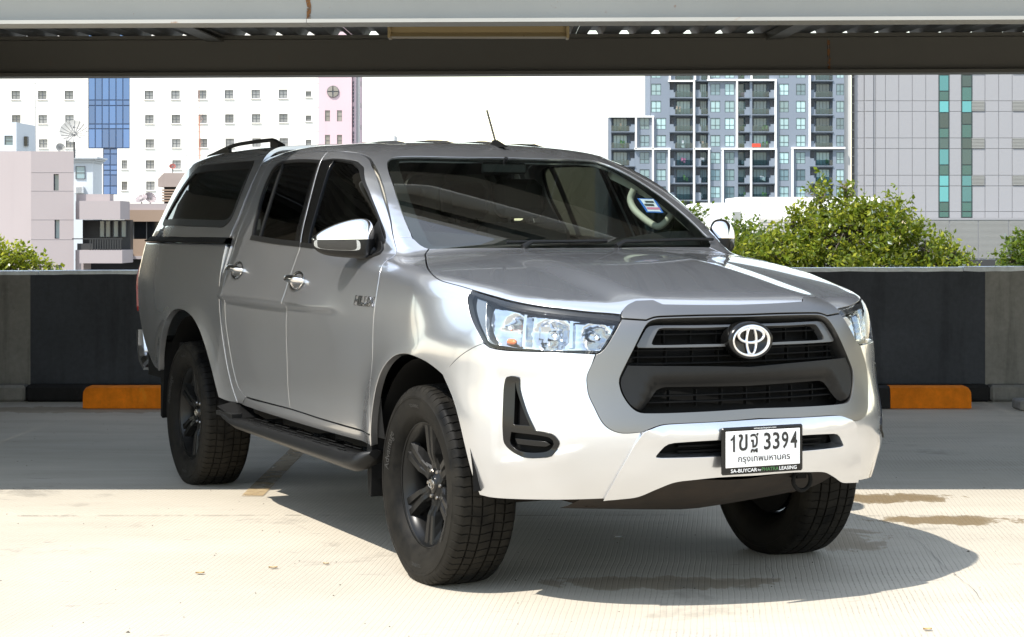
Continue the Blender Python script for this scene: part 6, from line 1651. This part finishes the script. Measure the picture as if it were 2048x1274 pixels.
def tree(name, label, base, lumps, nleaf, lsz, mat, seed, limbs=True, group='trees behind the parapet'):
    """lumps: (centre xyz, radii) in world space; leaves sit in twigs spread through each lump"""
    rg = np.random.default_rng(seed); bx, by, bz = base
    root = empty(name, base, 0, label, 'tree', group)
    vol = np.array([l[1][0]*l[1][1]*l[1][2] for l in lumps])**.72; vol /= vol.sum()
    V = []; F_ = []; ntw = int(nleaf/9); k = 0
    which = rg.choice(len(lumps), ntw, p=vol); tips = []
    for i in which:
        cc, rr = np.array(lumps[i][0]), np.array(lumps[i][1])
        d = rg.normal(size=3); d /= np.linalg.norm(d); rad = rg.uniform(.35, 1.0)**.5*(1+.12*rg.normal())
        p = cc+d*rr*rad; tdir = d*.7+np.array([0, 0, .55])+rg.normal(size=3)*.45; tdir /= np.linalg.norm(tdir)
        tips.append((p, i)); L = lsz*rg.uniform(1.4, 3.2)
        for j in range(rg.integers(6, 12)):
            q = p+tdir*L*(j/9)+rg.normal(size=3)*lsz*.35
            ld = tdir*.5+rg.normal(size=3)*.8+np.array([0, 0, -.15]); ld /= np.linalg.norm(ld)
            up = rg.normal(size=3)*.6+np.array([0, 0, 1.]); w_ = np.cross(ld, up); w_ /= np.linalg.norm(w_)+1e-9; nn = np.cross(w_, ld)
            s_ = lsz*rg.uniform(.6, 1.25); ww = s_*.30
            V += [q, q+ld*s_*.45+w_*ww-nn*s_*.06, q+ld*s_, q+ld*s_*.45-w_*ww-nn*s_*.06]
            F_ += [(k, k+1, k+2), (k, k+2, k+3)]; k += 4
    V = np.array(V)-np.array(base)
    mesh_obj('crown', V, F_, mat, root, False)
    tm = MB(); top = np.mean([l[0] for l in lumps], 0)-np.array(base)
    tm.tube([(0, 0, 0), (top[0]*.2, top[1]*.2, top[2]*.35), (top[0]*.6, top[1]*.6, top[2]*.65), (top[0], top[1], top[2]*.9)], [.26, .2, .15, .09], 8); tm.build('trunk', M_BARK, root)
    lm = MB()
    for cc, rr in lumps:
        e = np.array(cc)-np.array(base); st = np.array([top[0]*.6, top[1]*.6, top[2]*.66]); mid = (st+e)/2+rg.normal(size=3)*.2
        lm.tube([tuple(st), tuple(mid), tuple(e), tuple(e+np.array([0, 0, rr[2]*.8]))], [.07, .045, .03, .008], 5)
    for p, i in tips[::7]:
        e = p-np.array(base); c0 = np.array(lumps[i][0])-np.array(base); lm.tube([tuple(c0+(e-c0)*.1), tuple((c0+e)/2+rg.normal(size=3)*.08), tuple(e)], [.018, .012, .005], 4, cap=False)
    lm.build('limb', M_BARK, root)
    return root
M_L1 = leaf_material('yellow green leaves', (.04, .075, .006), (.15, .19, .012), (.29, .29, .022))
M_L2 = leaf_material('mid green leaves', (.025, .055, .006), (.07, .115, .010), (.13, .17, .015))
M_L3 = leaf_material('bright lime leaves', (.08, .12, .006), (.22, .25, .012), (.36, .35, .025))
def L(px, py, Y, rx, ry, rz): return (at(px, py, Y), (rx, ry, rz))
Yt = 24.
tree('broadleaf_tree', 'large yellow-green tree rising behind the parapet right of the truck', (5.2, 26, GZ0),
     [L(1690, 485, Yt, .95, 1.0, .52), L(1700, 438, Yt+.3, .45, .5, .26), L(1622, 446, Yt, .27, .3, .20), L(1692, 382, Yt+.2, .10, .12, .20), L(1640, 395, Yt+.2, .20, .3, .16), L(1775, 460, Yt, .50, .6, .32), L(1735, 428, Yt, .2, .25, .14), L(1800, 402, Yt+.1, .12, .12, .11), L(1780, 432, Yt+.1, .16, .2, .12),
      L(1850, 500, Yt, .40, .5, .22), L(1890, 520, Yt-.2, .35, .4, .14), L(1912, 495, Yt, .10, .1, .08), L(1885, 508, Yt, .13, .15, .08), L(1565, 508, Yt-.3, .50, .6, .27), L(1500, 520, Yt-.4, .45, .5, .20), L(1465, 500, Yt-.2, .22, .3, .22), L(1700, 560, Yt, 1.9, 1.4, .55), L(1740, 700, Yt+.5, 2.3, 2.0, 1.2), L(1585, 440, Yt, .12, .15, .13), L(1530, 490, Yt-.1, .2, .25, .13), L(1940, 525, Yt, .3, .3, .06)], 52000, .098, M_L1, 1)
tree('broadleaf_tree', 'darker green tree beside the far door mirror', (3.0, 33, GZ0), [L(1478, 470, 31., .38, .5, .28), L(1455, 500, 31., .5, .5, .35), L(1500, 490, 31., .4, .5, .25), L(1470, 600, 31., 1.2, 1.2, .9)], 11000, .11, M_L2, 2)
tree('broadleaf_tree', 'small green treetop glimpsed between truck windscreen and low white building', (5.5, 60, GZ0), [L(1372, 436, 58., .5, .6, .26), L(1352, 450, 58., .5, .5, .3), L(1390, 450, 58., .3, .4, .2), L(1372, 520, 58., 1.2, 1.2, .9)], 5000, .17, M_L2, 3)
tree('broadleaf_tree', 'green tree cut off at the right edge of the picture', (9.3, 28, GZ0), [L(2055, 512, 27., .36, .5, .24), L(2068, 492, 27., .26, .4, .24), L(2022, 526, 27., .25, .3, .09), L(2100, 520, 27., .8, .8, .5), L(2090, 620, 27., 1.4, 1.4, .8)], 12000, .10, M_L2, 4)
tree('broadleaf_tree', 'bright lime-green treetop above the parapet at the left edge', (-8.5, 27, GZ0), [L(20, 525, 25., .40, .5, .17), L(42, 515, 25., .18, .3, .11), L(-10, 518, 25., .33, .4, .17), L(80, 533, 25., .24, .3, .045), L(100, 529, 25., .08, .1, .03), L(20, 620, 25., 1.5, 1.3, .65)], 13000, .09, M_L3, 5)
# ------------------------------------------------------------------ litter on the deck
def ground(px_, py_):
    d = 3783*CAM[2]/(py_-455.1); return (CAM[0]+(px_-1024)*d/3783, CAM[1]+d, .004)
for (px_, py_, L_, W_, rz, nm, lab, col) in ((400, 1149, .035, .010, .3, 'dry_leaf', 'curled dry leaf on the sunlit deck, leftmost of three', (.42, .28, .12)), (546, 1138, .035, .009, .1, 'dry_leaf', 'dry tan leaf on the sunlit deck left of the front wheel', (.40, .27, .13)), (652, 1130, .025, .007, -.2, 'dry_leaf', 'small pale dry leaf nearest the truck front wheel', (.45, .34, .2)),
        (1237, 1077, .04, .012, .15, 'paper_scrap', 'small white paper scrap in the shadow under the bumper', (.8, .8, .8)), (1855, 1262, .03, .009, .1, 'dry_leaf', 'dry tan leaf on the deck at the lower right', (.42, .28, .12))):
    V = []; n = 8
    for k in range(n+1):
        t = k/n-.5; ww = W_*(1-(2*t)**2)**.6+.0005; V += [(t*L_, -ww, .004+.006*abs(t)), (t*L_, 0, .001), (t*L_, ww, .005+.008*t*t)]
    o = mesh_obj(nm, V, [(3*k+j, 3*k+3+j, 3*k+4+j, 3*k+1+j) for k in range(n) for j in (0, 1)], simple('litter %.2f %.2f' % col[:2], col, .8), None, True, ground(px_, py_)); o.rotation_euler = (0, 0, rz)
    tag(o, lab, 'leaf' if nm == 'dry_leaf' else 'paper')

gr = np.random.default_rng(9); V = []; F_ = []
for k in range(900):
    x, y = gr.uniform(-6, 6), gr.uniform(-5, 6.4); r = gr.uniform(.0015, .0045)*(2 if k % 40 == 0 else 1); a = gr.uniform(0, 6.28)
    q = [(x+r*math.cos(a+t)*gr.uniform(.6, 1.2), y+r*math.sin(a+t)*gr.uniform(.6, 1.2), .001) for t in (0, 1.6, 3.1, 4.7)]+[(x, y, .001+r*.7)]
    n = len(V); V += q; F_ += [(n, n+1, n+4), (n+1, n+2, n+4), (n+2, n+3, n+4), (n+3, n, n+4)]
tag(mesh_obj('grit', V, F_, simple('grit brown', (.10, .085, .065), .9)), 'fine grit scattered over the concrete deck', 'grit', kind='stuff')
